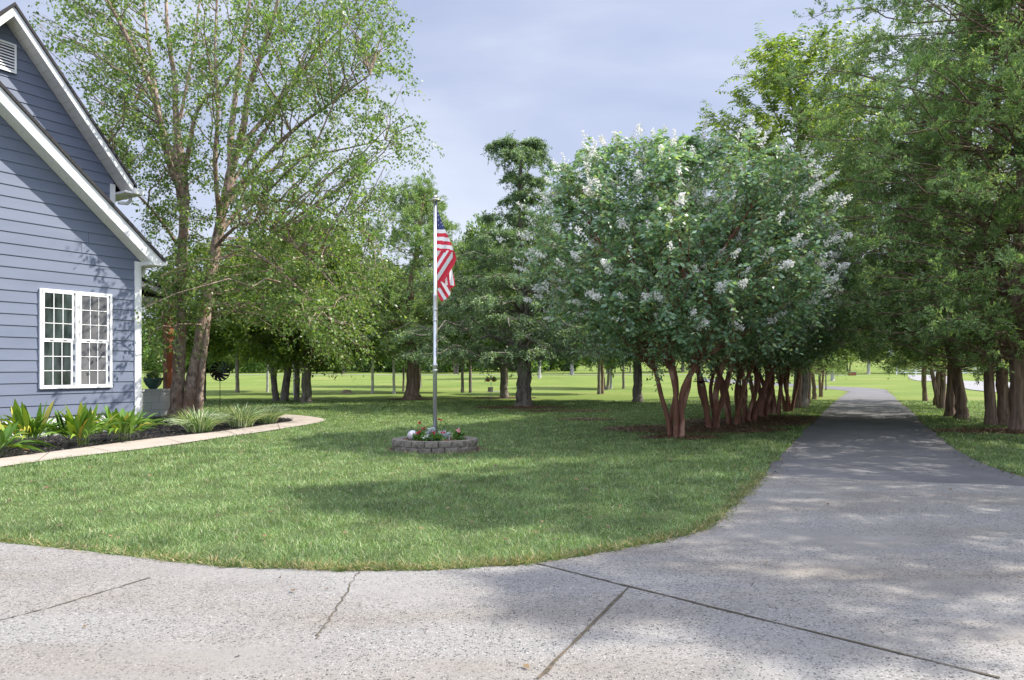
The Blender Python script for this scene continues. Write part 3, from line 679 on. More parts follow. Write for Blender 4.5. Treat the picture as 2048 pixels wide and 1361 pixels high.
P_ = [
 (407, 803, 2, .4, .75, 'leaning slim trunk standing just right of the birch, behind the black garden spinner', 'bright_leaf', 'oak_bark', 1.1),
 (475, 786, 2, 2.0, .85, 'thin shade tree between the garden spinner and the oak group', 'oak_leaf', 'oak_bark', 1),
 (535, 785, 2, 1.1, .75, 'left one of two thin pale trunks seen left of the oak group', 'oak_leaf', 'pale_bark', .8),
 (545, 783, 2, 3.1, .75, 'right one of two thin pale trunks seen left of the oak group', 'oak_leaf', 'pale_bark', .8),
 (560, 803, 1, .2, .88, 'double trunked oak, leftmost of the three big oaks in the group', 'bright_leaf', 'oak_bark', 1.05),
 (594, 803, 2, 5.9, .85, 'dark oak whose trunk leans right, middle of the oak group', 'oak_leaf', 'oak_bark', 1.15),
 (613, 806, 0, 1.2, .85, 'thick dark oak with low spreading limbs, right one of the oak group', 'bright_leaf', 'oak_bark', 1.0),
 (589, 789, 2, 4.2, .8, 'thin whitish trunk glimpsed between the oaks of the group', 'oak_leaf', 'pale_bark', .7),
 (745, 788, 2, .9, .8, 'slender pale post like trunk between the tree stump and the flagpole', 'bright_leaf', 'pale_bark', .8),
 (788, 788, 2, 2.9, .8, 'grey slim trunk left of the big cedar that stands left of the flagpole', 'bright_leaf', 'pale_bark', .8),
 (807, 783, 2, 5.2, .7, 'small dark trunk right beside the grey slim one left of the flagpole', 'oak_leaf', 'oak_bark', .8),
 (838, 775, 0, 2.2, .95, 'leaning tree with roots showing, half hidden behind the big cedar left of the flagpole', 'oak_leaf', 'oak_bark', .8),
 (925, 786, 2, 1.5, .9, 'left one of two slim trunks right of the flagpole', 'oak_leaf', 'oak_bark', .8),
 (941, 786, 2, 3.4, .95, 'right one of two slim trunks right of the flagpole', 'bright_leaf', 'oak_bark', .8),
 (1008, 797, 0, 4.4, 1.0, 'stout straight trunk just left of the deodar, rising from a low brown mound', 'oak_leaf', 'oak_bark', .8),
 (1198, 789, 2, .7, .85, 'left trunk of the loose clump between the deodar and the myrtles', 'oak_leaf', 'oak_bark', .9),
 (1205, 788, 2, 3.8, .85, 'reddish trunk touching its left neighbour in the loose clump', 'oak_leaf', 'juniper_bark', .8),
 (1212, 780, 1, 2.6, .85, 'dark double trunk in the middle of the loose clump', 'oak_leaf', 'oak_bark', .9),
 (1222, 778, 2, 5.0, .85, 'pale trunk with flared foot in the loose clump', 'oak_leaf', 'pale_bark', .9),
 (1247, 778, 2, 1.9, .9, 'separate trunk with flared foot at the right end of the loose clump', 'bright_leaf', 'oak_bark', .9),
 (1275, 805, 0, 3.3, .95, 'stout grey trunk standing alone left of the nearest crape myrtle', 'oak_leaf', 'oak_bark', .85),
 (1079, 757, 2, 4.8, 1.3, 'far pale trunk just right of the deodar near the road', 'bright_leaf', 'pale_bark', 1),
 (1144, 750, 0, .5, 1.4, 'far tree by the road midway between the deodar and the loose clump', 'bright_leaf', 'pale_bark', 1),
 (1652, 781, 2, 2.4, .55, 'very thin young sapling at the left edge of the drive bend', 'bright_leaf', 'oak_bark', .7),
 (1665, 762, 0, 5.6, 1.0, 'old whitish trunk with wide flared foot beyond the bend of the drive', 'bright_leaf', 'pale_bark', .8),
 (1737, 748.5, 0, 1.0, 1.5, 'tall pale trunk straight beyond the drive, across the road', 'oak_leaf', 'pale_bark', .8),
]
for px, py, k, rz, sc, lab, lf, bk, sxy in P_:
    put_o(k, G(px, py), rz, sc, lab, lf, bk, pg, 'shade_tree', sxy)
fg = 'trees on the rise beyond the road'
rr = np.random.default_rng(77)
for i in range(26):
    x = -95+i*8.6+rr.uniform(-3, 3); y = rr.uniform(124, 150)
    put_o(int(rr.integers(0, 3)), (x, y, float(gh(x, y))-.05), rr.uniform(0, 6), rr.uniform(1.1, 1.8), 'green tree on the grassy rise beyond the far road, one of many alike', 'bright_leaf' if i % 2 else 'oak_leaf', 'oak_bark', fg, 'shade_tree', rr.uniform(.8, 1.1))

# ---- deodar
def deodar():
    v = Veg(61); H = 8.6
    tr = [v.trunk([(0, 0, -.1), (0, 0, .25), (.02, 0, 1.5), (-.03, 0, 3.5), (-.1, 0, 6), (-.12, 0, H)], [.36, .27, .23, .19, .11, .04], 14, rough=.1)]
    zs = [(1.95, 4.7, 19), (2.65, 5.0, 20), (3.4, 4.2, 18), (4.2, 3.3, 16), (4.95, 3.0, 14), (5.7, 2.1, 12), (6.4, 1.35, 9), (7.05, .8, 6), (7.75, .85, 6), (8.5, 1.2, 7)]
    tg = []
    for z, L, n in zs:
        a0 = v.r.uniform(0, 6)
        for i in range(n):
            a = a0+2*PI*i/n+v.r.normal(0, .12); q = L*v.r.uniform(.7, 1.08)
            if math.cos(a) > .3 and z < 6: q *= .85
            tg.append((math.cos(a)*q, math.sin(a)*q, z+v.r.normal(0, .04)))
    for i in range(5): tg.append((-.75+v.r.normal(0, .2), v.r.normal(0, .25), 9.05+v.r.normal(0, .1)))
    for i in range(5): tg.append((.45+v.r.normal(0, .2), v.r.normal(0, .25), 9.0+v.r.normal(0, .1)))
    tg = np.array(tg)
    up_ = tg[:, 2] > 7.6
    LB = np.concatenate([v.limbs(tr, tg[~up_], .03, rise=.1, K=9, arch=.1, sides=5, droop=.05), v.limbs(tr, tg[up_], .03, rise=.1, K=9, arch=.2, sides=5, droop=.26)])
    LL = np.linalg.norm(LB[:, -1]-LB[:, 0], axis=1); hz_ = LB[:, -1, 2]
    t1 = v.twigs(LB, 13, np.clip(LL*.17, .11, .6), along=.7, spread=.9, up=.0, u0=.2, droop=.15, r=.008, flat=.95)
    t2 = v.twigs(t1, 3, .22, along=.7, spread=.6, up=0, u0=.2, droop=.35, r=.004, flat=.6, K=3, draw=False)
    v.leaves('crown', t1, 26, .085, .03, along=.5, spread=.8, down=-.05, jit=.025, nb=1.2)
    v.leaves('crown', t2, 16, .08, .028, along=.6, spread=.8, down=.05, jit=.025, nb=1.2)
    return v
dd = deodar().assemble('deodar_cedar', G(1048, 814), M['oak_bark'], {'crown': M['deodar_leaf']})
T(dd, 'blue green deodar with tiered drooping branches and a forked top right of the flagpole', 'tree')
j2 = juniper(35, 8.9, 3.2, 2.0, 1.25, tr0=.24, fol=1.3).assemble('red_cedar', G(825, 800), M['juniper_bark'], {'crown': M['juniper_leaf']})
T(j2, 'dark cedar with thick fluted trunk standing just left of the flagpole on the park lawn', 'tree')

# ---- far woods in one mass
def woods():
    v = Veg(71); n = 120
    for i in range(n):
        x = -230+460*i/n+v.r.uniform(-3, 3); y = v.r.uniform(185, 235); z = float(gh(x, y)); h = v.r.uniform(10, 17)
        m = 1300; P = in_ellipsoid(v.r, m, (x, y, z+h*.52), (h*.34, h*.34, h*.52), .55)
        v.quads('woods', P, v.r.normal(0, 1, P.shape), 1.0, .75)
    for i in range(95):
        x = -190+205*i/95+v.r.uniform(-2, 2); y = v.r.uniform(138, 165); z = float(gh(x, y)); h = v.r.uniform(5, 10)
        m = 900; P = in_ellipsoid(v.r, m, (x, y, z+h*.45), (h*.45, h*.4, h*.52), .5); v.quads('woods', P, v.r.normal(0, 1, P.shape), .7, .5)
    V = np.concatenate(v.LV['woods']); return link('woods', mesh_np('woods', V, [np.arange(len(V)).reshape(-1, 4)], M['far_leaf']))
T(woods(), 'dense green woods closing the view behind the far rise', 'woods', kind='stuff')

# ------------------------------------------------------------------ grass
ring_c = np.array(G(870, 886)[:2]); ring_c[1] = 11.12; ring_c[0] = (870-1024)/F*11.12
litter = [((3.9, 14.6), 1.9, .95), ((5.6, 16.4), 1.7, 1.0), ((7.0, 17.6), 1.4, .8), ((3.2, 13.0), .75, .4), ((.35, 22.3), 1.5, .8), ((10.3, 14.2), 1.5, .6), ((1.5, 20.6), 1.6, .35), ((-.3, 29.4), 1.3, .5), ((-4.1, 28), 1.0, .4), ((1.9, 17.3), .8, .3)]
ring_d = np.array(ring_c)
def lawn_mask(x, y):
    ok = ~inpoly(x, y, np.array(pad)) & ~inpoly(x, y, np.array(drive_poly)) & ~inpoly(x, y, np.array(walk_poly)) & ~inpoly(x, y, np.array(bed_poly))
    ok &= ((x-ring_c[0])**2+((y-ring_c[1])/.76)**2) > .76**2
    ok &= ~((x < -8) & (y < 16.5) & (inpoly(x, y, np.array([(-8.1, 14.5), (-13.5, 5.9), (-20, 8), (-14, 19)]))))
    return ok
def grass():
    r = np.random.default_rng(5); n = 620000
    y0, y1 = 4.2, 27.0; p = .45; u = r.random(n); Y = (y0**p+u*(y1**p-y0**p))**(1/p); X = r.uniform(-.80, .80, n)*Y+r.uniform(-.3, .3, n)
    ok = lawn_mask(X, Y)
    for (cx, cy), a, b in litter:
        d = ((X-cx)/a)**2+((Y-cy)/b)**2+.35*np.sin(X*7)*np.sin(Y*9); ok &= ~((d < 1) & (r.random(n) < .8))
    bare = ((X-(-.45))/.3)**2+((Y-7.8)/.11)**2 < 1+.4*np.sin(X*30); ok &= ~bare
    clump = np.sin(X*2.1+np.sin(Y*1.7)*1.5)*np.sin(Y*2.6+np.sin(X*1.3)*2)+.5*np.sin(X*7.3+Y*3.1)*np.sin(Y*8.9-X*2.2)
    ok &= r.random(n) < (.78+.22*clump)
    X = X[ok]; Y = Y[ok]; clump = clump[ok]; n = len(X)
    Z = gh(X, Y); base = np.stack([X, Y, Z+.002], 1); a = r.uniform(0, 2*PI, n); lod = np.maximum(1, Y/6)**.9
    Lh = (.032+.03*r.random(n)+.012*clump)*np.minimum(lod, 1.35); w = .0058*lod*(.7+.6*r.random(n)); la = a+r.uniform(-1, 1, n); ln = r.uniform(.25, 1.25, n)
    sd = np.stack([np.cos(a), np.sin(a), 0*a], 1)*w[:, None]/2
    tip = base+np.stack([np.cos(la+PI/2)*ln*Lh, np.sin(la+PI/2)*ln*Lh, Lh*(1-.55*ln)], 1)
    V = np.stack([base-sd, base+sd, tip], 1).reshape(-1, 3)
    o = link('grass', mesh_np('grass', V, [np.arange(len(V)).reshape(-1, 3)], M['grass']))
    T(o, 'short mown green lawn grass between the slab, the walk and the drive', 'grass', kind='stuff')
grass()
def scatter_bits(name, label, cat, mat, pts, L, Wd, seed, z=.02, lift=.01):
    v = Veg(seed); P = np.array([(x, y, float(gh(x, y))+z) for x, y in pts]); P[:, 2] += v.r.random(len(P))*lift
    D = v.r.normal(0, 1, P.shape); D[:, 2] *= .15
    v.quads('b', P, D, L*(.5+v.r.random(len(P))), Wd*(.5+v.r.random(len(P))), 5)
    V = np.concatenate(v.LV['b']); o = link(name, mesh_np(name, V, [np.arange(len(V)).reshape(-1, 4)], mat)); T(o, label, cat, kind='stuff')
r_ = np.random.default_rng(9)
lp = []
for (cx, cy), a, b in litter:
    m = int(2600*a*b); t = r_.uniform(0, 2*PI, m); q = r_.random(m)**.6; lp += list(zip(cx+a*1.05*q*np.cos(t), cy+b*1.05*q*np.sin(t)))
LPx = np.array(lp); okk = ~inpoly(LPx[:, 0], LPx[:, 1], np.array(drive_poly)); 
scatter_bits('leaf_litter', 'brown fallen leaves and bark bits under the trees', 'leaf litter', M['litter_bit'], LPx[okk], .05, .03, 91, z=.012, lift=.03)
for k, ((cx, cy), a, b) in enumerate(litter):
    t = np.linspace(0, 2*PI, 40, endpoint=False); q = 1+.12*np.sin(t*3+k)+.08*np.sin(t*7+k*2)
    T(sheet('bare_soil', [(cx+a*q[i]*math.cos(t[i]), cy+b*q[i]*math.sin(t[i])) for i in range(40)], .006, M['soil']), kind='structure')
t = np.linspace(0, 2*PI, 40, endpoint=False)
T(sheet('bare_soil', [(ring_c[0]+(.86+.05*math.sin(i*3.1))*math.cos(i), ring_c[1]+(.62+.04*math.sin(i*4))*math.sin(i)) for i in t], .006, M['soil']), kind='structure')
mx = r_.uniform(-13, -4, 60000); my = r_.uniform(10, 19, 60000); ok = inpoly(mx, my, np.array(bed_poly))
scatter_bits('mulch_chips', 'black shredded bark mulch in the house bed', 'mulch', M['mulch_bit'], list(zip(mx[ok], my[ok])), .05, .02, 92, z=.02, lift=.03)
ex = edge[r_.integers(0, len(edge), 260)]+r_.normal(0, .03, (260, 2))
gx_ = np.concatenate([np.stack([r_.uniform(-4, 7, 70), r_.uniform(3, 8, 70)], 1), np.stack([DL[r_.integers(0, 48, 900)], ], 0)[0]+r_.normal(0, .12, (900, 2)), DR[r_.integers(0, 48, 900)]+r_.normal(0, .12, (900, 2))])
scatter_bits('fallen_leaves', 'small dry leaves scattered on the slab and along the drive edges', 'fallen leaves', M['dead_leaf'], gx_, .035, .02, 93, z=.02, lift=.006)
ql = np.stack([r_.uniform(-6, 5, 700), r_.uniform(5, 14, 700)], 1); ql = ql[lawn_mask(ql[:, 0], ql[:, 1])]
scatter_bits('lawn_leaves', 'scattered dry leaves lying in the lawn grass', 'fallen leaves', M['dead_leaf'], ql, .05, .032, 97, z=.045, lift=.01)
# dry tufts and creeping runners along the slab edge
def edge_tufts():
    v = Veg(94); n = 9000; i = v.r.integers(0, len(edge)-1, n); t = v.r.random(n)[:, None]; P2 = edge[i]*(1-t)+edge[i+1]*t+np.stack([v.r.normal(0, .05, n), np.abs(v.r.normal(.03, .06, n))], 1)
    P = np.concatenate([P2, np.full((n, 1), .012)], 1); D = v.r.normal(0, 1, P.shape)*[1, 1, .2]+[0, -.2, .75]
    v.quads('b', P, D, .055*(.5+v.r.random(n)), .005, 0)
    V = np.concatenate(v.LV['b']); o = link('grass_edge', mesh_np('grass_edge', V, [np.arange(len(V)).reshape(-1, 4)], M['edge'])); T(o, 'straggly half dry grass fringe along the curved slab edge', 'grass', kind='stuff')
M['edge'] = leafmat('edge_grass', [(0, (.08, .12, .04)), (.5, (.15, .2, .07)), (.75, (.3, .25, .13)), (1, (.42, .32, .2))], trans=.3, clump=.6, cscale=3, gain=1.2)
edge_tufts()

# ------------------------------------------------------------------ house
CX, CY = G(278, 860)[:2]; A = np.array([.530, .848]); Vv = np.array([-.848, .530]); rot = math.atan2(.848, .530)
def hit(px, py, yl=0.0):
    d = np.array([(px-1024)/F, 1.0]); q = np.array([CX, CY])+Vv*yl
    t = q@Vv/(d@Vv); p = d*t-np.array([CX, CY]); return float(p@A), HC+(HZ-py)/F*t
house = empty('house', (CX, CY, 0), rot)
T(house, 'blue grey lap sided house with white trim and steep gables at the left', 'house')
z_eave = (hit(281, 522)[1]); xl, zl = hit(0, 232); slope = (zl-z_eave)/(-xl)
XA = -4.6; ZA = z_eave-slope*XA                     # apex of the low gable
z0 = hit(278, 823)[1]; EXP = .2155
def rk(z): return min(0.0, -(z-z_eave)/slope)        # right limit of the wall at height z
def siding(parent, x_left_f, x_right_f, zs, ze, y, name='siding_wall', e=EXP):
    mb = MB(); z = zs
    while z < ze-.01:
        z1 = min(z+e, ze); a0, b0, a1, b1 = x_left_f(z), x_right_f(z), x_left_f(z1), x_right_f(z1)
        if b0 > a0:
            a1 = min(a1, b1)
            mb.add([(a0, y-.020, z), (b0, y-.020, z), (b1, y-.004, z1), (a1, y-.004, z1)], [(0, 1, 2, 3)])
            mb.add([(a0, y, z), (b0, y, z), (b0, y-.020, z), (a0, y-.020, z)], [(0, 1, 2, 3)])
        z = z1
    return mb.build(name, M['siding'], parent)
siding(house, lambda z: max(-9.2, 2*XA-rk(z)), lambda z: rk(z), z0, ZA-.02, 0)
mb = MB(); mb.prism_xz([(-9.2, z0-.02), (0, z0-.02), (0, z_eave), (XA, ZA), (-9.2, z_eave)], .002, 2.4); mb.build('wall_core', M['siding'], house)
mb = MB(); mb.box(-9.2, -.01, .015, 5.5, 0, z0-.022); mb.build('foundation', M['block_white'], house)
mb = MB(); mb.box(-.105, .012, -.036, -.0, z0-.12, z_eave-.03); mb.box(.0022, .032, -.036, .12, z0-.12, z_eave-.03); mb.build('corner_board', M['white'], house)
rj = np.random.default_rng(15)
for i in range(14):
    zj = z0+EXP*int(rj.integers(0, 17)); xj = rj.uniform(-5, -.3)
    if xj < rk(zj+EXP)-.15 and not (-2.9 < xj < -.6 and zj > .6 and zj < 3.2):
        mb = MB(); mb.add([(xj, -.0215, zj+.002), (xj+.006, -.0215, zj+.002), (xj+.006, -.0052, zj+EXP-.002), (xj, -.0052, zj+EXP-.002)], [(0, 1, 2, 3)]); mb.build('butt_joint', M['dark'], house)
# lower roof
OV = .40; EX = .28; th = .19
def band(x0, x1, o0, o1, za=None):
    """polygon following the rake between vertical offsets o0 and o1"""
    f = lambda x: z_eave-slope*x
    return [(x0, f(x0)+o0), (x1, f(x1)+o0), (x1, f(x1)+o1), (x0, f(x0)+o1)]
vth = th*math.sqrt(1+slope*slope)
def mir(poly): return [(2*XA-x, z) for x, z in poly][::-1]
for fn, m in ((lambda s: s, 0), (mir, 1)):
    mb = MB(); mb.prism_xz(fn(band(XA, .09, .0, .03)), -OV+.03, -.022); mb.build('soffit', M['cream'], house)
    xk = .10/slope; fz = lambda x: z_eave-slope*x
    mb = MB(); mb.prism_xz(fn([(XA, fz(XA)-.012), (xk, z_eave-.112), (EX, z_eave-.112), (EX, fz(EX)+vth), (XA, fz(XA)+vth)]), -OV, -OV+.028); mb.build('rake_board', M['white'], house, bevel=.004)
    mb = MB(); mb.prism_xz(fn(band(XA, EX+.05, vth+.002, vth+.075)), -OV-.04, 2.6); mb.build('roof', M['shingle'], house)
f_ = lambda x: z_eave-slope*x                        # tiny vent slots in the soffit
for i in range(34):
    mb = MB(); x = .1-i*.125; mb.box(x, x+.012, -.21, -.19, f_(x)-.006, f_(x)-.001+.004); mb.build('soffit_vent', M['dark'], house)
zb = z_eave-slope*EX
mb = MB(); mb.prism_xz([(.034, z_eave-.11), (EX, z_eave-.11), (EX, z_eave-.06), (.094, z_eave-.06), (.034, z_eave-.035)], -OV+.03, .5); mb.build('eave_return', M['white'], house, bevel=.004)
mb = MB(); mb.box(EX+.001, EX+.022, -OV, 2.4, z_eave-.112, z_eave-.01); mb.build('fascia', M['white'], house)
mb = MB(); mb.prism_xz([(EX+.024, z_eave-.10), (EX+.09, z_eave-.10), (EX+.115, z_eave-.0), (EX+.024, z_eave-.0)], -OV-.02, 2.4); mb.build('gutter', M['white'], house, bevel=.006)
mb = MB(); mb.tube([(.21, .2, z_eave-.09), (.21, .2, z_eave-.20), (.18, .2, z_eave-.27), (.12, .2, z_eave-.31), (.08, .2, z_eave-.37), (.075, .2, .2)], .045, 12); mb.build('downspout', M['white'], house, smooth=True)
# the taller gable behind
YU = 1.5
ua = hit(12, 49, YU); ub = hit(222, 356, YU); us = (ua[1]-ub[1])/(ub[0]-ua[0])
xc = hit(228, 380, YU)[0]; zc = ub[1]-us*(xc-ub[0])
ax = hit(8, 42, YU)[0]; az = zc-us*(ax-xc)
urk = lambda z: min(xc, xc-(z-zc)/us)
zlow = z_eave-slope*xc+vth+.02
siding(house, lambda z: max(2*ax-xc, 2*ax-urk(z)), urk, 4.0, az-.02, YU)
mb = MB(); mb.prism_xz([(2*ax-xc, 3.6), (xc, 3.6), (xc, zc), (ax, az), (2*ax-xc, zc)], YU+.002, 9); mb.build('wall_core', M['siding'], house)
mb = MB(); mb.box(xc-.1, xc+.012, YU-.036, YU, zc-1.6, zc-.06); mb.build('corner_board', M['white'], house)
uth = .11*math.sqrt(1+us*us); fu = lambda x: zc-us*(x-xc)
def ub_(x0, x1, o0, o1): return [(x0, fu(x0)+o0), (x1, fu(x1)+o0), (x1, fu(x1)+o1), (x0, fu(x0)+o1)]
mu = lambda poly: [(2*ax-x, z) for x, z in poly][::-1]
UX = xc+.20
for fn in (lambda s: s, mu):
    mb = MB(); mb.prism_xz(fn(ub_(ax, UX, 0, .03)), YU-.42, YU-.022); mb.build('soffit', M['cream'], house)
    mb = MB(); mb.prism_xz(fn(ub_(ax, UX, -.012, uth)), YU-.45, YU-.42); mb.build('rake_board', M['white'], house, bevel=.004)
    mb = MB(); mb.prism_xz(fn(ub_(ax, UX+.06, uth+.002, uth+.08)), YU-.49, 9.2); mb.build('roof', M['shingle'], house)
for i in range(22):
    mb = MB(); x = ax+.05+i*.1; mb.box(x, x+.012, YU-.38, YU-.06, fu(x)-.006, fu(x)-.002); mb.build('soffit_seam', M['cap'], house)
zg = fu(UX)
mb = MB(); mb.prism_xz([(UX, zg-.02), (UX+.22, zg-.02), (UX+.26, zg+.11), (UX, zg+.11)], YU-.47, 9); mb.box(xc+.02, UX, YU-.44, YU+.4, zg-.03, zg+.02); mb.build('gutter', M['white'], house, bevel=.006)
mb = MB(); mb.tube([(UX+.12, YU-.1, zg), (UX+.12, YU-.1, zg-.12), (UX+.05, YU-.1, zg-.2), (xc+.05, YU-.1, zg-.22)], .04, 10); mb.build('downspout', M['white'], house, smooth=True)
# attic vent
v0 = hit(-30, 84, YU); v1 = hit(30, 92, YU); v2 = hit(30, 150, YU)
mb = MB(); mb.box(v0[0], v1[0], YU-.05, YU-.021, v2[1], v1[1]); vent = mb.build('attic_vent', M['dark'], house)
mb = MB(); w = .035
mb.box(v1[0]-w, v1[0], YU-.075, YU-.0505, v2[1], v1[1]); mb.box(v0[0], v0[0]+w, YU-.075, YU-.0505, v2[1], v1[1]); mb.box(v0[0]+w, v1[0]-w, YU-.075, YU-.0505, v2[1], v2[1]+w); mb.box(v0[0]+w, v1[0]-w, YU-.075, YU-.0505, v1[1]-w, v1[1])
for i in range(9):
    z = v2[1]+w+.01+i*(v1[1]-v2[1]-2*w)/9
    mb.add([(v0[0]+w, YU-.072, z), (v1[0]-w, YU-.072, z), (v1[0]-w, YU-.052, z+.035), (v0[0]+w, YU-.052, z+.035)], [(0, 1, 2, 3)])
mb.build('louvre', M['white'], vent)
# window
wl, wt = hit(77, 577); wr, wt2 = hit(222, 589.5); _, wb = hit(77, 779); zt = (wt+wt2)/2; zbm = (wb+hit(220, 775)[1])/2
win = MB(); fw = .04
win.box(wl, wr, -.055, -.0, zt-fw, zt); win.box(wl, wr, -.065, -.0, zbm, zbm+fw*.9)
win.box(wl, wl+fw, -.055, -.0, zbm+fw*.9, zt-fw); win.box(wr-fw, wr, -.055, -.0, zbm+fw*.9, zt-fw)
xm = (wl+wr)/2+.0; win.box(xm-.036, xm+.036, -.055, -.0, zbm+fw*.9, zt-fw)
W1 = win.build('window', M['white'], house, bevel=.004)
def sash(x0, x1, z0_, z1_, y, glass, parent):
    s = .034
    g = MB(); g.box(x0+s, x1-s, y+.012, y+.016, z0_+s, z1_-s); g.build('pane', glass, parent)
    m = MB(); m.box(x0, x1, y, y+.03, z0_, z0_+s); m.box(x0, x1, y, y+.03, z1_-s, z1_); m.box(x0, x0+s, y, y+.03, z0_+s, z1_-s); m.box(x1-s, x1, y, y+.03, z0_+s, z1_-s)
    for k in (1, 2):
        xx = x0+s+(x1-x0-2*s)*k/3; m.box(xx-.007, xx+.007, y+.004, y+.0115, z0_+s, z1_-s)
        zz = z0_+s+(z1_-z0_-2*s)*k/3; m.box(x0+s, x1-s, y+.002, y+.0105, zz-.007, zz+.007)
    m.build('sash', M['white'], parent, bevel=.002)
zm = (zt+zbm)/2+.0; zi0 = zbm+fw*.9; zi1 = zt-fw
for (a, b, gl_) in ((wl+fw, xm-.036, 'glass_dark'), (xm+.036, wr-fw, 'glass_grey')):
    sash(a+.012, b-.03, zm-.02, zi1, -.050, M[gl_], W1); sash(a, b-.05, zi0, zm+.02-.042, -.046, M[gl_], W1)
    q = MB(); q.box(a, b, -.012, -.0, zi0, zi1); q.build('jamb', M['white'], W1)
    for c in (.3, .7):
        q = MB(); xx = a+(b-a)*c; q.box(xx-.03, xx+.03, -.068, -.0505, zm-.012, zm+.003); q.build('sash_lock', M['white'], W1)
# porch
def loc_of(px, Y):
    p = np.array([(px-1024)/F*Y, Y])-np.array([CX, CY]); return float(p@A), float(p@Vv)
pxl, pyl = loc_of(337, 18.6)
zbeam = HC+(HZ-612)/F*18.2
mb = MB(); mb.box(-.5, pxl+.18, pyl-.12, pyl+.12, 0, .70); mb.build('porch_wall', M['block_grey'], house)
mb = MB(); mb.box(-.5, pxl+.2, pyl-.15, pyl+.15, .702, .76); mb.build('wall_cap', M['block_grey'], house)
mb = MB(); mb.box(pxl-.1, pxl+.1, pyl-.1, pyl+.1, .762, zbeam); mb.build('porch_post', M['wood_red'], house, bevel=.006)
mb = MB(); mb.box(-.5, pxl+.25, pyl-.1, pyl+.1, zbeam+.002, zbeam+.22); mb.build('porch_beam', M['cream'], house)
mb = MB(); mb.prism_xz([(-.5, zbeam+.222), (pxl+.2, zbeam+.222), (-.5, zbeam+1.05)], pyl-.06, pyl+.06); mb.build('porch_gable', M['dark'], house)
mb = MB(); mb.prism_xz([(-.5, zbeam+1.07), (pxl+.35, zbeam+.10), (pxl+.35, zbeam+.24), (-.5, zbeam+1.21)], pyl-.35, pyl+4); mb.build('porch_roof', M['cream'], house)
mb = MB(); mb.prism_xz([(-.5, zbeam+1.212), (pxl+.4, zbeam+.235), (pxl+.4, zbeam+.29), (-.5, zbeam+1.28)], pyl-.38, pyl+4); mb.build('porch_shingles', M['shingle'], house)
# planter on the porch wall
pp = (GX(309, 18.3)[0], None); lx, ly = loc_of(309, 18.2)
pot_xy = np.array([CX, CY])+A*(pyl*0+lx)+Vv*pyl
tt = pot_xy; pot = empty('planter', (tt[0], tt[1], .762))
T(pot, 'round green glazed planter with trailing plant on the grey block porch wall', 'planter')
mb = MB(); mb.lathe([(.09, 0), (.11, .02), (.19, .12), (.235, .24), (.25, .30), (.235, .30), (.2, .22)], n=28); mb.build('pot', M['pot'], pot, smooth=True)
v = Veg(95); tg = in_ellipsoid(v.r, 60, (0, 0, .33), (.24, .24, .14), .3)
LBp = v.limbs([np.array([[0, 0, .2], [0, 0, .25]])], tg, .004, K=4); v.leaves('plant', LBp, 22, .05, .03, jit=.03); link('plant', v.leaf_mesh('plant', M['oak_leaf']), pot)

# ------------------------------------------------------------------ strap leaved plants
def straps(seed, n, L, Wd, lean, arch, K=6, r0=.12, petiole=.35, qmin=0.):
    r = np.random.default_rng(seed); V = []; Fq = []
    for i in range(n):
        a = r.uniform(0, 2*PI); q = qmin+(1-qmin)*r.random(); base = np.array([math.cos(a), math.sin(a), 0])*r0*r.random()
        a += r.normal(0, .3); d = np.array([math.cos(a), math.sin(a), 0]); sd = np.array([-d[1], d[0], 0]); l = L*r.uniform(.65, 1.12); le = lean*(.25+q); w = Wd*r.uniform(.7, 1.2)
        b0 = len(V)
        for k in range(K):
            t = k/(K-1); h = l*(t-arch*q*1.3*t**2.6); p = base+d*(l*le*t**1.5)+np.array([0, 0, max(h, .02)])
            ww = w*(.12 if t < petiole*.8 and petiole else 1)*math.sin(PI*min(1, max(.06, (t-petiole*.6)/(1-petiole*.6)*.97+.03))) if petiole else w*(1-t**2.2)*.9+.001
            tw_ = sd*math.cos(q*2)+np.array([0, 0, 1])*math.sin(q*2)*.3
            V += [p-tw_*ww/2, p+tw_*ww/2]
        for k in range(K-1): Fq.append((b0+2*k, b0+2*k+1, b0+2*k+3, b0+2*k+2))
    return np.array(V), np.array(Fq)
ag = 'cast iron plants along the house wall'
asp = [(62, 897, .50, 1.25, 'largest clump of broad yellow green leaves, below the left of the window'), (160, 893, .60, 1.12, 'upright clump of broad leaves below the right of the window'),
       (243, 884, .62, 1.1, 'clump of broad leaves by the white corner board of the house'), (-8, 915, .55, 1.1, 'low sprawling yellowing clump cut by the left edge of the photo')]
for i, (px, py, L, s_, lab) in enumerate(asp):
    e = empty('cast_iron_plant', G(px, py), rz=i*1.1); T(e, lab, 'plant', ag)
    Va, Fa = straps(100+i, 110 if i < 3 else 75, .66*s_ if i < 3 else .6, .105, .75 if i < 3 else 1.1, .55 if i < 3 else .8, K=8, r0=.26, petiole=.5); link('leaves', mesh_np('leaves', Va, [Fa], M['aspidistra'], smooth=True), e)
lg = 'variegated lilyturf clumps edging the walk'
for i, (px, py, s_, lab) in enumerate([(399, 866, 1.0, 'pale striped grassy clump at the foot of the birch, leftmost of the three'), (483, 856, 1.02, 'middle striped grassy clump by the spinner pole'), (533, 848, .95, 'right striped grassy clump nearest the walk bend'), (448, 862, .55, 'small striped tuft between the left and middle clumps')]):
    if i == 3: continue
    e = empty('lilyturf', G(px, py), rz=i*2.0); T(e, lab, 'plant', lg)
    Va, Fa = straps(120+i, 560, .62*s_, .03, .85, .50, K=7, r0=.24, petiole=0, qmin=.22); link('leaves', mesh_np('leaves', Va, [Fa], M['liriope'], smooth=True), e)

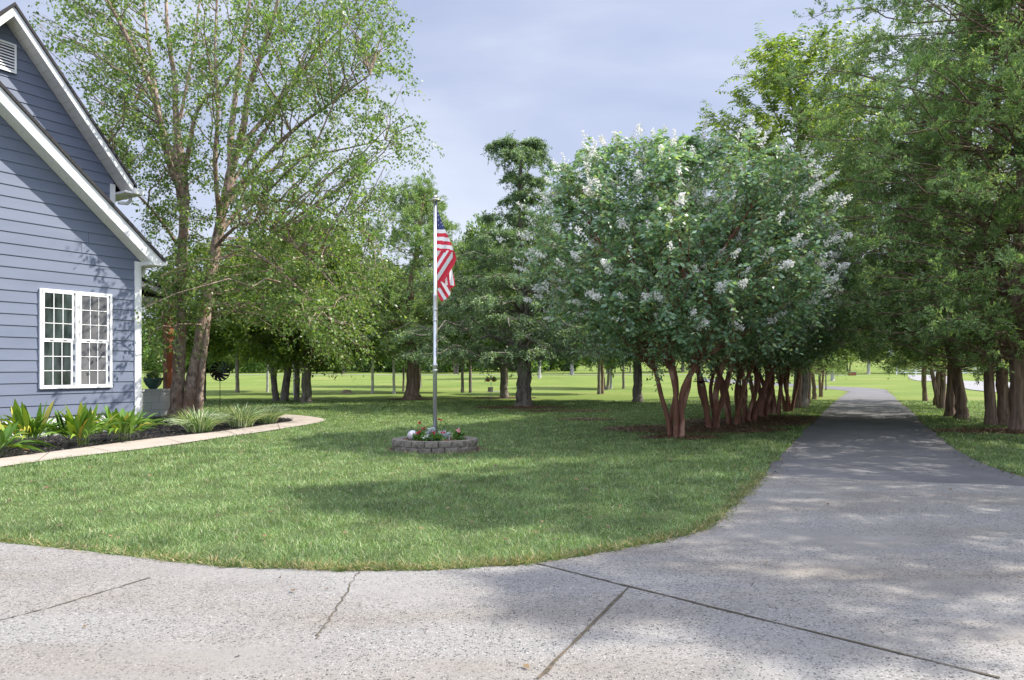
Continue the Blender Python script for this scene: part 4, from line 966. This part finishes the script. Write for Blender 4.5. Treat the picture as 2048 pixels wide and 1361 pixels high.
# ------------------------------------------------------------------ flower ring, flagpole and flag
rx, ry = float(ring_c[0]), float(ring_c[1])
ring = empty('flower_bed', (rx, ry, 0)); ring.scale = (1, .74, 1); T(ring, 'round two course stone edging ring filled with mulch around the flagpole', 'flower bed')
rb = np.random.default_rng(8)
for c in range(2):
    nb = 20; off = c*.5
    for i in range(nb):
        a0 = 2*PI*(i+off)/nb+.010; a1 = 2*PI*(i+1+off)/nb-.010; z_0 = .0+c*.092; z_1 = z_0+.088; ro = .70+(.0 if c else -.015)+rb.uniform(-.012, .006); ri = ro-.18
        mb = MB(); pts = []
        for k in range(4):
            a = a0+(a1-a0)*k/3; pts.append((math.cos(a), math.sin(a)))
        Vb = []; jit = lambda: rb.uniform(-.005, .005)
        for z in (z_0, z_0+.05, z_1): 
            for (cx, cy) in pts:
                rr_ = ro+jit()+(.004 if z == z_0+.05 else -.003); Vb.append((cx*rr_, cy*rr_, z))
        for z in (z_0, z_1):
            for (cx, cy) in pts: Vb.append((cx*ri, cy*ri, z))
        fs = []
        for k in range(3):
            fs += [(k, k+1, k+5, k+4), (k+4, k+5, k+9, k+8), (k+8, k+9, 16+k+1, 16+k), (12+k, 16+k, 17+k, 13+k), (k, 12+k, 13+k, k+1)]
        fs += [(0, 4, 8, 16, 12), (3, 15, 19, 11, 7)]
        mb.add(Vb, fs); mb.build('stone_block', M['stone'], ring)
mb = MB(); mb.lathe([(0, .165), (.3, .16), (.5, .155), (.53, .145)], n=32, cap=False); mb.build('mulch', M['soil'], ring, smooth=True)
v = Veg(96); n = 1500; a = v.r.uniform(0, 6.28, n); q = .52*v.r.random(n)**.5; P = np.stack([np.cos(a)*q, np.sin(a)*q, .162+v.r.random(n)*.015], 1)
v.quads('chips', P, v.r.normal(0, 1, P.shape)*[1, 1, .2], .045, .018, 3); T(link('bark_chips', v.leaf_mesh('chips', M['litter_bit']), ring), kind='stuff')

pole_x, pole_y = (870-1024)/F*ry, ry
pt = HC+(HZ-404)/F*ry
pole = empty('flagpole', (pole_x, pole_y, .15)); T(pole, 'silver sectioned aluminium flagpole standing in the round flower bed', 'flagpole')
mb = MB(); s1 = (pt-.15)
prof = [(.034, 0), (.034, s1*.31), (.036, s1*.31+.002), (.036, s1*.325), (.030, s1*.327), (.030, s1*.60), (.032, s1*.602), (.032, s1*.612), (.026, s1*.615), (.024, s1)]
mb.lathe(prof, n=18); mb.build('pole', M['alu'], pole, smooth=True)
mb = MB(); mb.lathe([(.0, s1+.0), (.06, s1+.002), (.093, s1+.018), (.093, s1+.03), (.06, s1+.042), (.0, s1+.046)], n=24, cap=False); mb.build('truck_disc', M['cap'], pole, smooth=True)
mb = MB(); mb.lathe([(.032*math.sin(PI*k/10)+1e-4, s1+.075-.032*math.cos(PI*k/10)) for k in range(11)], n=18, cap=False); mb.build('ball_finial', M['steel'], pole, smooth=True)
for z in (.29*s1, .312*s1, .50*s1, .545*s1):
    mb = MB(); mb.lathe([(.042, z), (.044, z+.004), (.044, z+.018), (.042, z+.022)], n=14); mb.build('clamp_ring', M['steel'], pole)
mb = MB(); zf0 = HC+(HZ-425)/F*ry-.15
mb.tube([(.034, -.03, s1-.01), (.036, -.03, zf0*.9), (.04, -.03, s1*.35)], .003, 5); mb.build('halyard', M['rope'], pole)

# flag: measured silhouette in flag-plane pixels (u right from the pole, w down), folded panels with real relief
def flag():
    S = F/ry; ox = 874.
    mb = MB()
    RED, WHT, BLU = 0, 1, 2
    def emit(panel, colour, depth, nu=34, nv=70):
        P = []
        for j in range(nv+1):
            t = j/nv; l = panel(0, t); r = panel(1, t)
            for i in range(nu+1):
                s = i/nu; x = l[0]+(r[0]-l[0])*s; y = l[1]+(r[1]-l[1])*s; P.append((x, y))
        vs = [((x-ox)/S, depth(x, y), -(y-425)/S) for x, y in P]; fs = []; ms = []
        b = len(mb.v)
        mb.v += vs
        for j in range(nv):
            for i in range(nu):
                k = j*(nu+1)+i; cx = sum(P[q][0] for q in (k, k+1, k+nu+1, k+nu+2))/4; cy = sum(P[q][1] for q in (k, k+1, k+nu+1, k+nu+2))/4
                mb.f.append((b+k, b+k+1, b+k+nu+2, b+k+nu+1)); mb.m.append(colour(cx, cy))
    # coordinates below come from the hanging cloth (454 px wide study, 5.675 px per pixel)
    q = lambda X, Y: (850+X/5.675, 380+Y/5.675)
    def lerp(tab, t):
        ts = [k[0] for k in tab]; return float(np.interp(t, ts, [k[1] for k in tab]))
    # panel A: hoist part
    def pA(s, t):
        Y = 130+(715-130)*t; xl = 134; xr = np.interp(Y, [130, 240, 330, 450, 560, 640, 715], [140, 150, 182, 232, 280, 315, 335])
        yy = Y+(10 if s else 0)*t; return q(xl if s == 0 else xr, yy)
    def cA(x, y):
        X = (x-850)*5.675; Y = (y-380)*5.675-(x-874)*1.1*.6
        if Y < 452: return BLU
        k = int((Y-452)//43); return WHT if k % 2 == 0 else RED
    dA = lambda x, y: .022*math.sin((x-874)/5.5+(y-425)/45.)-.01
    emit(pA, cA, dA)
    # panel B: the fly folding back down, stripes running up to the right
    def pB(s, t):
        Y = 700+(1120-700)*t; xl = np.interp(Y, [700, 1120], [136, 150]); xr = np.interp(Y, [700, 735, 790, 850, 900, 960, 1040, 1120], [325, 348, 360, 340, 308, 275, 225, 165]); return q(xl if s == 0 else xr, Y)
    def cB(x, y):
        X = (x-850)*5.675; Y = (y-380)*5.675; d = (X-136)*.84+(Y-715)*.54
        if X > 320-(Y-740)*.0 and Y < 870 or d > 232: return RED
        k = int((d+2)//38); return [WHT, RED, WHT, RED, WHT, RED, RED][min(max(k, 0), 6)]
    dB = lambda x, y: -.03+.02*math.sin(((x-874)*.84+(y-506)*.54)/5.)
    emit(pB, cB, dB)
    # panel C: back fold on the right
    def pC(s, t):
        Y = 880+(1125-880)*t; xl = np.interp(Y, [880, 960, 1040, 1085, 1125], [285, 245, 195, 200, 290]); xr = np.interp(Y, [880, 960, 1040, 1090, 1125], [300, 322, 340, 345, 302]); return q(xl if s == 0 else xr, Y)
    def cC(x, y):
        X = (x-850)*5.675; Y = (y-380)*5.675
        if Y > 1085+(X-200)*.03: return RED
        e = X-(Y-900)*.1; k = int((e-190)//27); return RED if k in (0, 2, 5) or e > 312 else WHT
    dC = lambda x, y: .012+.016*math.sin((x-874)/2.2)
    emit(pC, cC, dC)
    # panel D: lowest corner
    def pD(s, t):
        Y = 1050+(1270-1050)*t; xl = np.interp(Y, [1050, 1130, 1200, 1250, 1270], [178, 150, 150, 172, 185]); xr = np.interp(Y, [1050, 1100, 1150, 1200, 1240, 1270], [200, 262, 300, 292, 250, 195]); return q(xl if s == 0 else xr, Y)
    def cD(x, y):
        X = (x-850)*5.675; Y = (y-380)*5.675; d = (X-150)*.86-(Y-1140)*.52
        k = int((d+2)//37); return RED if d < 0 else [WHT, RED, WHT, RED, WHT][min(max(k, 0), 4)]
    dD = lambda x, y: -.015+.016*math.sin(((x-874)*.86-(y-581)*.52)/4.5)
    emit(pD, cD, dD)
    mats = [cloth('flag_red', (.62, .02, .045)), cloth('flag_white', (.78, .78, .78)), cloth('flag_blue', (.035, .05, .16))]
    o = mb.build('flag', mats, None, smooth=True); o.location = (pole_x+(874-870)/S, pole_y-.055, HC+(HZ-425)/F*ry)
    for X, Y in [(155, 298), (182, 330), (155, 350), (186, 382), (156, 407), (208, 415), (150, 250), (178, 290)]:
        cx, cy = q(X, Y); r1 = 1.45/S; pts = []
        for k in range(10):
            a = PI/2+k*PI/5; rr_ = r1 if k % 2 == 0 else r1*.45; pts.append(((cx-ox)/S+rr_*math.cos(a), dA(cx, cy)-.006, -(cy-425)/S+rr_*math.sin(a)))
        st = MB(); st.add(pts, [tuple(range(10))[::-1]]); st.build('star', mats[1], o)
    return o
def cloth(name, c):
    m, nt, out = newmat(name); p = N(nt, 'ShaderNodeBsdfPrincipled'); p.inputs['Base Color'].default_value = (*c, 1); p.inputs['Roughness'].default_value = .6
    p.inputs['Sheen Weight'].default_value = .3
    t = N(nt, 'ShaderNodeBsdfTranslucent'); t.inputs[0].default_value = (*c, 1); mx = N(nt, 'ShaderNodeMixShader'); mx.inputs[0].default_value = .3
    nt.links.new(p.outputs[0], mx.inputs[1]); nt.links.new(t.outputs[0], mx.inputs[2]); nt.links.new(mx.outputs[0], out.inputs[0]); return m
T(flag(), 'limp american flag, stars and red and white stripes, hanging against the pole', 'flag')

# gazing ball and bed flowers
def ball():
    m, nt, out = newmat('marbled_ball'); p = N(nt, 'ShaderNodeBsdfPrincipled'); p.inputs['Roughness'].default_value = .15; p.inputs['Metallic'].default_value = .35
    n = noise(nt, 12, 4); r = ramp(nt, [(.35, (.55, .3, .28)), (.5, (.7, .72, .8)), (.7, (.85, .86, .9))]); nt.links.new(n, r.inputs[0]); nt.links.new(r.outputs[0], p.inputs['Base Color']); nt.links.new(p.outputs[0], out.inputs[0])
    mb = MB(); R = .083; mb.lathe([(R*math.sin(PI*k/16)+1e-4, R-R*math.cos(PI*k/16)) for k in range(17)], n=28, cap=False)
    o = mb.build('gazing_ball', m, None, smooth=True); x = (825-1024)/F*(ry-.1); o.location = (x, ry-.1, .16); return o
T(ball(), 'silvery marbled glass gazing ball at the left of the round flower bed', 'garden ball')
def bedplant(name, px, dy, h, wr_, leafk, flowers, fm, lab, cat, seed, wiry=False):
    Y = ry+dy*.72; e = empty(name, ((px-1024)/F*Y, Y, .157)); T(e, lab, cat, 'bedding plants around the flagpole')
    v = Veg(seed)
    if wiry:
        n = 7; tg = np.stack([v.r.normal(0, wr_, n), v.r.normal(0, wr_, n), h*v.r.uniform(.5, 1, n)], 1); LBw = v.limbs([np.array([[0, 0, 0], [0, 0, .03.real]])], tg, .011, rise=0, K=5, arch=.1)
        v.leaves('leaves', LBw, 9, .035, .018, jit=.008)
    else:
        n = 26; tg = in_ellipsoid(v.r, n, (0, 0, h*.5), (wr_, wr_, h*.5), .4, .01); LBw = v.limbs([np.array([[0, 0, 0], [0, 0, .03]])], tg, .004, rise=0, K=4)
        v.leaves('leaves', LBw, 9, .062, .034, jit=.015, down=0)
    link('stems', v.trunk_mesh('stems', M['stem']), e); link('leaves', v.leaf_mesh('leaves', M[leafk]), e)
    if flowers:
        for _ in range(flowers):
            c = LBw[v.r.integers(0, len(LBw)), -1]+[0, 0, .01] if wiry else np.array([v.r.normal(0, wr_*.45), v.r.normal(-wr_*.3, wr_*.3), h*v.r.uniform(.9, 1.05)])
            n = 12; P = c+v.r.normal(0, .008, (n, 3)); v.quads('flowers', P, v.r.normal(0, 1, P.shape)*[1, 1, .5], .034, .03, 1)
        link('flowers', v.leaf_mesh('flowers', M[fm]), e)
bedplant('vinca', 838, -.3, .15, .10, 'bed_leaf', 2, 'red_petal', 'small vinca with crimson bloom beside the glass ball', 'flower', 201)
bedplant('vinca', 873, -.35, .14, .12, 'bed_leaf', 2, 'red_petal', 'leafy vinca with a red bloom right in front of the pole', 'flower', 202)
bedplant('vinca', 917, -.15, .17, .12, 'bed_leaf', 2, 'pink_petal', 'vinca with pink bloom at the right of the round bed', 'flower', 203)
bedplant('vinca', 851, -.42, .09, .09, 'bed_leaf', 3, 'blossom', 'low pale green plant with white blooms at the front of the round bed', 'flower', 204)
bedplant('dusty_miller', 862, -.05, .24, .05, 'silver_leaf', 0, None, 'silver leaved dusty miller just left of the pole', 'plant', 205)
bedplant('dusty_miller', 889, -.1, .14, .07, 'silver_leaf', 0, None, 'low silver leaved dusty miller just right of the pole', 'plant', 206)
bedplant('salvia', 843, .2, .30, .05, 'bed_leaf', 2, 'red_petal', 'spindly stems with dark red blooms behind the vinca left of the pole', 'plant', 207, True)
bedplant('salvia', 893, .05, .36, .07, 'bed_leaf', 1, 'red_petal', 'tall wiry stems right of the pole going to seed', 'plant', 208, True)

# ------------------------------------------------------------------ garden things
gp_ = G(440, 831); sp = empty('garden_spinner', gp_); T(sp, 'black metal wind spinner disc on a tall pole beside the birch', 'wind spinner')
zs_ = HC+(HZ-743)/F*gp_[1]; R_ = .27
mb = MB(); mb.tube([(0, 0, -.05), (0, 0, zs_-.05)], .009, 8); mb.build('pole', M['black_metal'], sp)
mb = MB(); pts = [(R_*math.cos(a), 0, zs_+R_*math.sin(a)) for a in np.linspace(0, 2*PI, 33)]; mb.tube(pts, .012, 6); mb.build('hoop', M['black_metal'], sp)
for i in range(12):
    a = 2*PI*i/12; mb = MB(); Vb = []
    for k in range(5):
        t = k/4; r1 = .04+(R_-.045)*t; w = .5*(.4+.6*math.sin(PI*min(1, t*.8+.1))); aa = a+t*.6
        for s_ in (-1, 1):
            an = aa+s_*w*.42; Vb.append((r1*math.cos(an), s_*.035*(1-t*.5), zs_+r1*math.sin(an)))
    mb.add(Vb, [(2*k, 2*k+1, 2*k+3, 2*k+2) for k in range(4)]); mb.build('blade', M['black_metal'], sp)
# flower-like spinner with coloured petals
g2 = G(982, 799); fs_ = empty('garden_spinner', g2); T(fs_, 'garden stake with coloured metal petals left of the stout trunk by the deodar', 'garden stake')
zc2 = HC+(HZ-764)/F*g2[1]
mb = MB(); mb.tube([(0, 0, 0), (0, 0, zc2)], .012, 8); mb.build('stake', M['steel'], fs_)
pc = [((.45, .06, .03), 162), ((.45, .4, .04), 128), ((.12, .12, .14), 142), ((.5, .5, .4), 90), ((.25, .05, .03), 48), ((.02, .3, .05), 36), ((.75, .2, .02), 18), ((.7, .65, .5), 60)]
for i, (c, dg) in enumerate(pc):
    m = simple('petal_paint', c, tuple(x*.8 for x in c), 6, .35); a = math.radians(dg); L0, L1 = .06, .27; mb = MB(); Vb = []
    for k in range(6):
        t = k/5; r1 = L0+(L1-L0)*t; w = .045*math.sin(PI*(.12+.8*t))
        Vb += [(r1*math.cos(a)-w*math.sin(a), .02*math.sin(i), zc2+r1*math.sin(a)+w*math.cos(a)), (r1*math.cos(a), .02*math.sin(i)-.018, zc2+r1*math.sin(a)), (r1*math.cos(a)+w*math.sin(a), .02*math.sin(i), zc2+r1*math.sin(a)-w*math.cos(a))]
    mb.add(Vb, [f for k in range(5) for f in ((3*k, 3*k+1, 3*k+4, 3*k+3), (3*k+1, 3*k+2, 3*k+5, 3*k+4))]); mb.build('petal', m, fs_)
# small dark box on the lawn
g3 = G(981, 784.5); bx_ = empty('utility_box', g3); T(bx_, 'small dark box on a pale slab on the lawn behind the coloured garden stake', 'utility box')
mb = MB(); mb.box(-.14, .14, -.1, .1, .03, .24); mb.build('box', M['oak_bark'], bx_, bevel=.01)
mb = MB(); mb.box(-.155, .155, -.115, .115, .242, .265); mb.build('lid', M['black_metal'], bx_)
mb = MB(); mb.box(-.2, .5, -.3, .3, -.02, .028); mb.build('slab', M['far_asphalt'], bx_)
# stump
g4 = G(694, 787); mb = MB(); rs = np.random.default_rng(4); Vb = []
pr_ = []
for i in range(16):
    a = 2*PI*i/16; q = 1+rs.uniform(-.15, .2)
    for r1, z in ((.30*q, -.03), (.21*q, .07), (.17, .17+rs.uniform(-.02, .03)), (.02, .16)): Vb.append((r1*math.cos(a), r1*math.sin(a), z))
mb.add(Vb, [(i*4+k, ((i+1) % 16)*4+k, ((i+1) % 16)*4+k+1, i*4+k+1) for i in range(16) for k in range(3)])
o = mb.build('tree_stump', M['stump'], None); o.location = g4; T(o, 'low weathered tree stump on the sunny lawn left of the flagpole', 'stump')
# hanging tray feeder
Yf = 13.9; hx, _, hz = W(1401, 764, Yf); hf = empty('hanging_feeder', (hx, Yf, hz)); T(hf, 'flat tray bird feeder hung on cords between the two nearest crape myrtles', 'bird feeder')
mb = MB(); mb.lathe([(.002, -.035), (.05, -.03), (.055, -.004), (.145, .0), (.15, .012), (.14, .016), (.002, .008)], n=24, cap=False); mb.build('tray', M['black_metal'], hf, smooth=True)
zt_ = .46
for k in range(3):
    a = k*2.094+.2; mb = MB(); mb.tube([(.135*math.cos(a), .135*math.sin(a), .012), (.0, 0, zt_)], .0028, 5); mb.build('cord', M['rope'], hf)
mb = MB(); mb.tube([(0, 0, zt_), (.0, 0, zt_+.5)], .003, 5); mb.build('hanger', M['rope'], hf)
# brick block beside the road
g5 = G(1704, 751.5); bk = empty('brick_pier', g5); T(bk, 'low red brick block at the edge of the road beyond the drive', 'brick block')
mb = MB(); mb.box(-.45, .45, -.25, .25, 0, .42); mb.build('brickwork', M['brick'], bk); mb = MB(); mb.box(-.49, .49, -.29, .29, .422, .5); mb.build('capping', M['far_asphalt'], bk)
# white ranch fence on the far right
fen = empty('ranch_fence', (0, 0, 0)); T(fen, 'white three rail fence glimpsed behind the farthest cedar at the right', 'fence')
fa = np.array([62., 110.]); fb = np.array([92., 98.]); fen.location = (fa[0], fa[1], 0); n = 12
for i in range(n+1):
    p = (fb-fa)*i/n; q = fa+p; z = float(gh(*q)); mb = MB(); mb.box(p[0]-.08, p[0]+.08, p[1]-.08, p[1]+.08, z-.1, z+1.35); mb.build('post', M['white'], fen)
for h in (.35, .72, 1.1):
    mb = MB()
    for i in range(n):
        p = (fb-fa)*i/n; p2 = (fb-fa)*(i+1)/n; z = float(gh(*(fa+p))); z2 = float(gh(*(fa+p2))); y = p[1]-.1; y2 = p2[1]-.1
        mb.add([(p[0]+.0, y, z+h), (p2[0], y2, z2+h), (p2[0], y2, z2+h+.16), (p[0], y, z+h+.16), (p[0], y-.03, z+h), (p2[0], y2-.03, z2+h), (p2[0], y2-.03, z2+h+.16), (p[0], y-.03, z+h+.16)], [(0, 3, 2, 1), (4, 5, 6, 7), (0, 1, 5, 4), (3, 7, 6, 2)])
    mb.build('rail', M['white'], fen)

# ------------------------------------------------------------------ light, sky, camera
S = Vector((.993*math.cos(math.radians(46)), .115*math.cos(math.radians(46)), math.sin(math.radians(46))))
sl = bpy.data.lights.new('sun', 'SUN'); sl.energy = 4.8; sl.angle = math.radians(.55); sl.color = (1, .95, .87)
so = bpy.data.objects.new('sun', sl); COL.objects.link(so); so.rotation_euler = S.to_track_quat('Z', 'Y').to_euler()
w = bpy.data.worlds.new('World'); scene.world = w; w.use_nodes = True; nt = w.node_tree; nt.nodes.clear()
out = nt.nodes.new('ShaderNodeOutputWorld'); bg = nt.nodes.new('ShaderNodeBackground'); bg.inputs[1].default_value = .12
sky = nt.nodes.new('ShaderNodeTexSky'); sky.sky_type = 'NISHITA'; sky.sun_disc = False; sky.sun_elevation = math.radians(46); sky.sun_rotation = math.atan2(.993, .115); sky.air_density = 1.2; sky.dust_density = 2
tc = nt.nodes.new('ShaderNodeTexCoord'); mp = nt.nodes.new('ShaderNodeMapping'); mp.inputs['Scale'].default_value = (1, 1, 2.6); nt.links.new(tc.outputs['Generated'], mp.inputs[0])
ns = nt.nodes.new('ShaderNodeTexNoise'); ns.inputs['Scale'].default_value = 1.7; ns.inputs['Detail'].default_value = 7; ns.inputs['Roughness'].default_value = .5; ns.inputs['Distortion'].default_value = .4; nt.links.new(mp.outputs[0], ns.inputs['Vector'])
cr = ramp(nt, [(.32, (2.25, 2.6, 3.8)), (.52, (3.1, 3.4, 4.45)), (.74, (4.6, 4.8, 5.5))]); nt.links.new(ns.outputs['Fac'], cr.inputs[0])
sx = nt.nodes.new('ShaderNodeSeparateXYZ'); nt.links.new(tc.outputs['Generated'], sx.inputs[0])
zr = ramp(nt, [(.5, (1, 1, 1)), (.85, (2.6, 2.55, 2.4))]); nt.links.new(sx.outputs[2], zr.inputs[0])  # unseen sky overhead brightened, added as ambient fill light
mr = nt.nodes.new('ShaderNodeMapRange'); mr.inputs[1].default_value = -.7; mr.inputs[2].default_value = .2; mr.inputs[3].default_value = 2.0; mr.inputs[4].default_value = 1.0; nt.links.new(sx.outputs[1], mr.inputs[0])  # sky behind the camera, out of view, also brightened for added fill
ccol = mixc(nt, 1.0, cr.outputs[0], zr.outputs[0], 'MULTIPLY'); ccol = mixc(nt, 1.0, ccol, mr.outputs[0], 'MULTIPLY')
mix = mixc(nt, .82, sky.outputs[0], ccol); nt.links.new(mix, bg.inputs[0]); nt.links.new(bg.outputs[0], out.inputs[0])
cam = bpy.data.cameras.new('camera'); co = bpy.data.objects.new('camera', cam); COL.objects.link(co)
co.location = (0, 0, HC); co.rotation_euler = (PI/2, 0, 0); cam.sensor_width = 36; cam.lens = 36*F/2048; cam.shift_y = (HZ-680.5)/2048; cam.clip_end = 6000; cam.clip_start = .05
scene.camera = co
scene.view_settings.view_transform = 'Standard'; scene.view_settings.look = 'None'; scene.view_settings.exposure = .74; scene.view_settings.gamma = 1
try: scene.cycles.max_bounces = 8; scene.cycles.diffuse_bounces = 5; scene.cycles.transmission_bounces = 4; scene.cycles.use_denoising = True
except Exception: pass
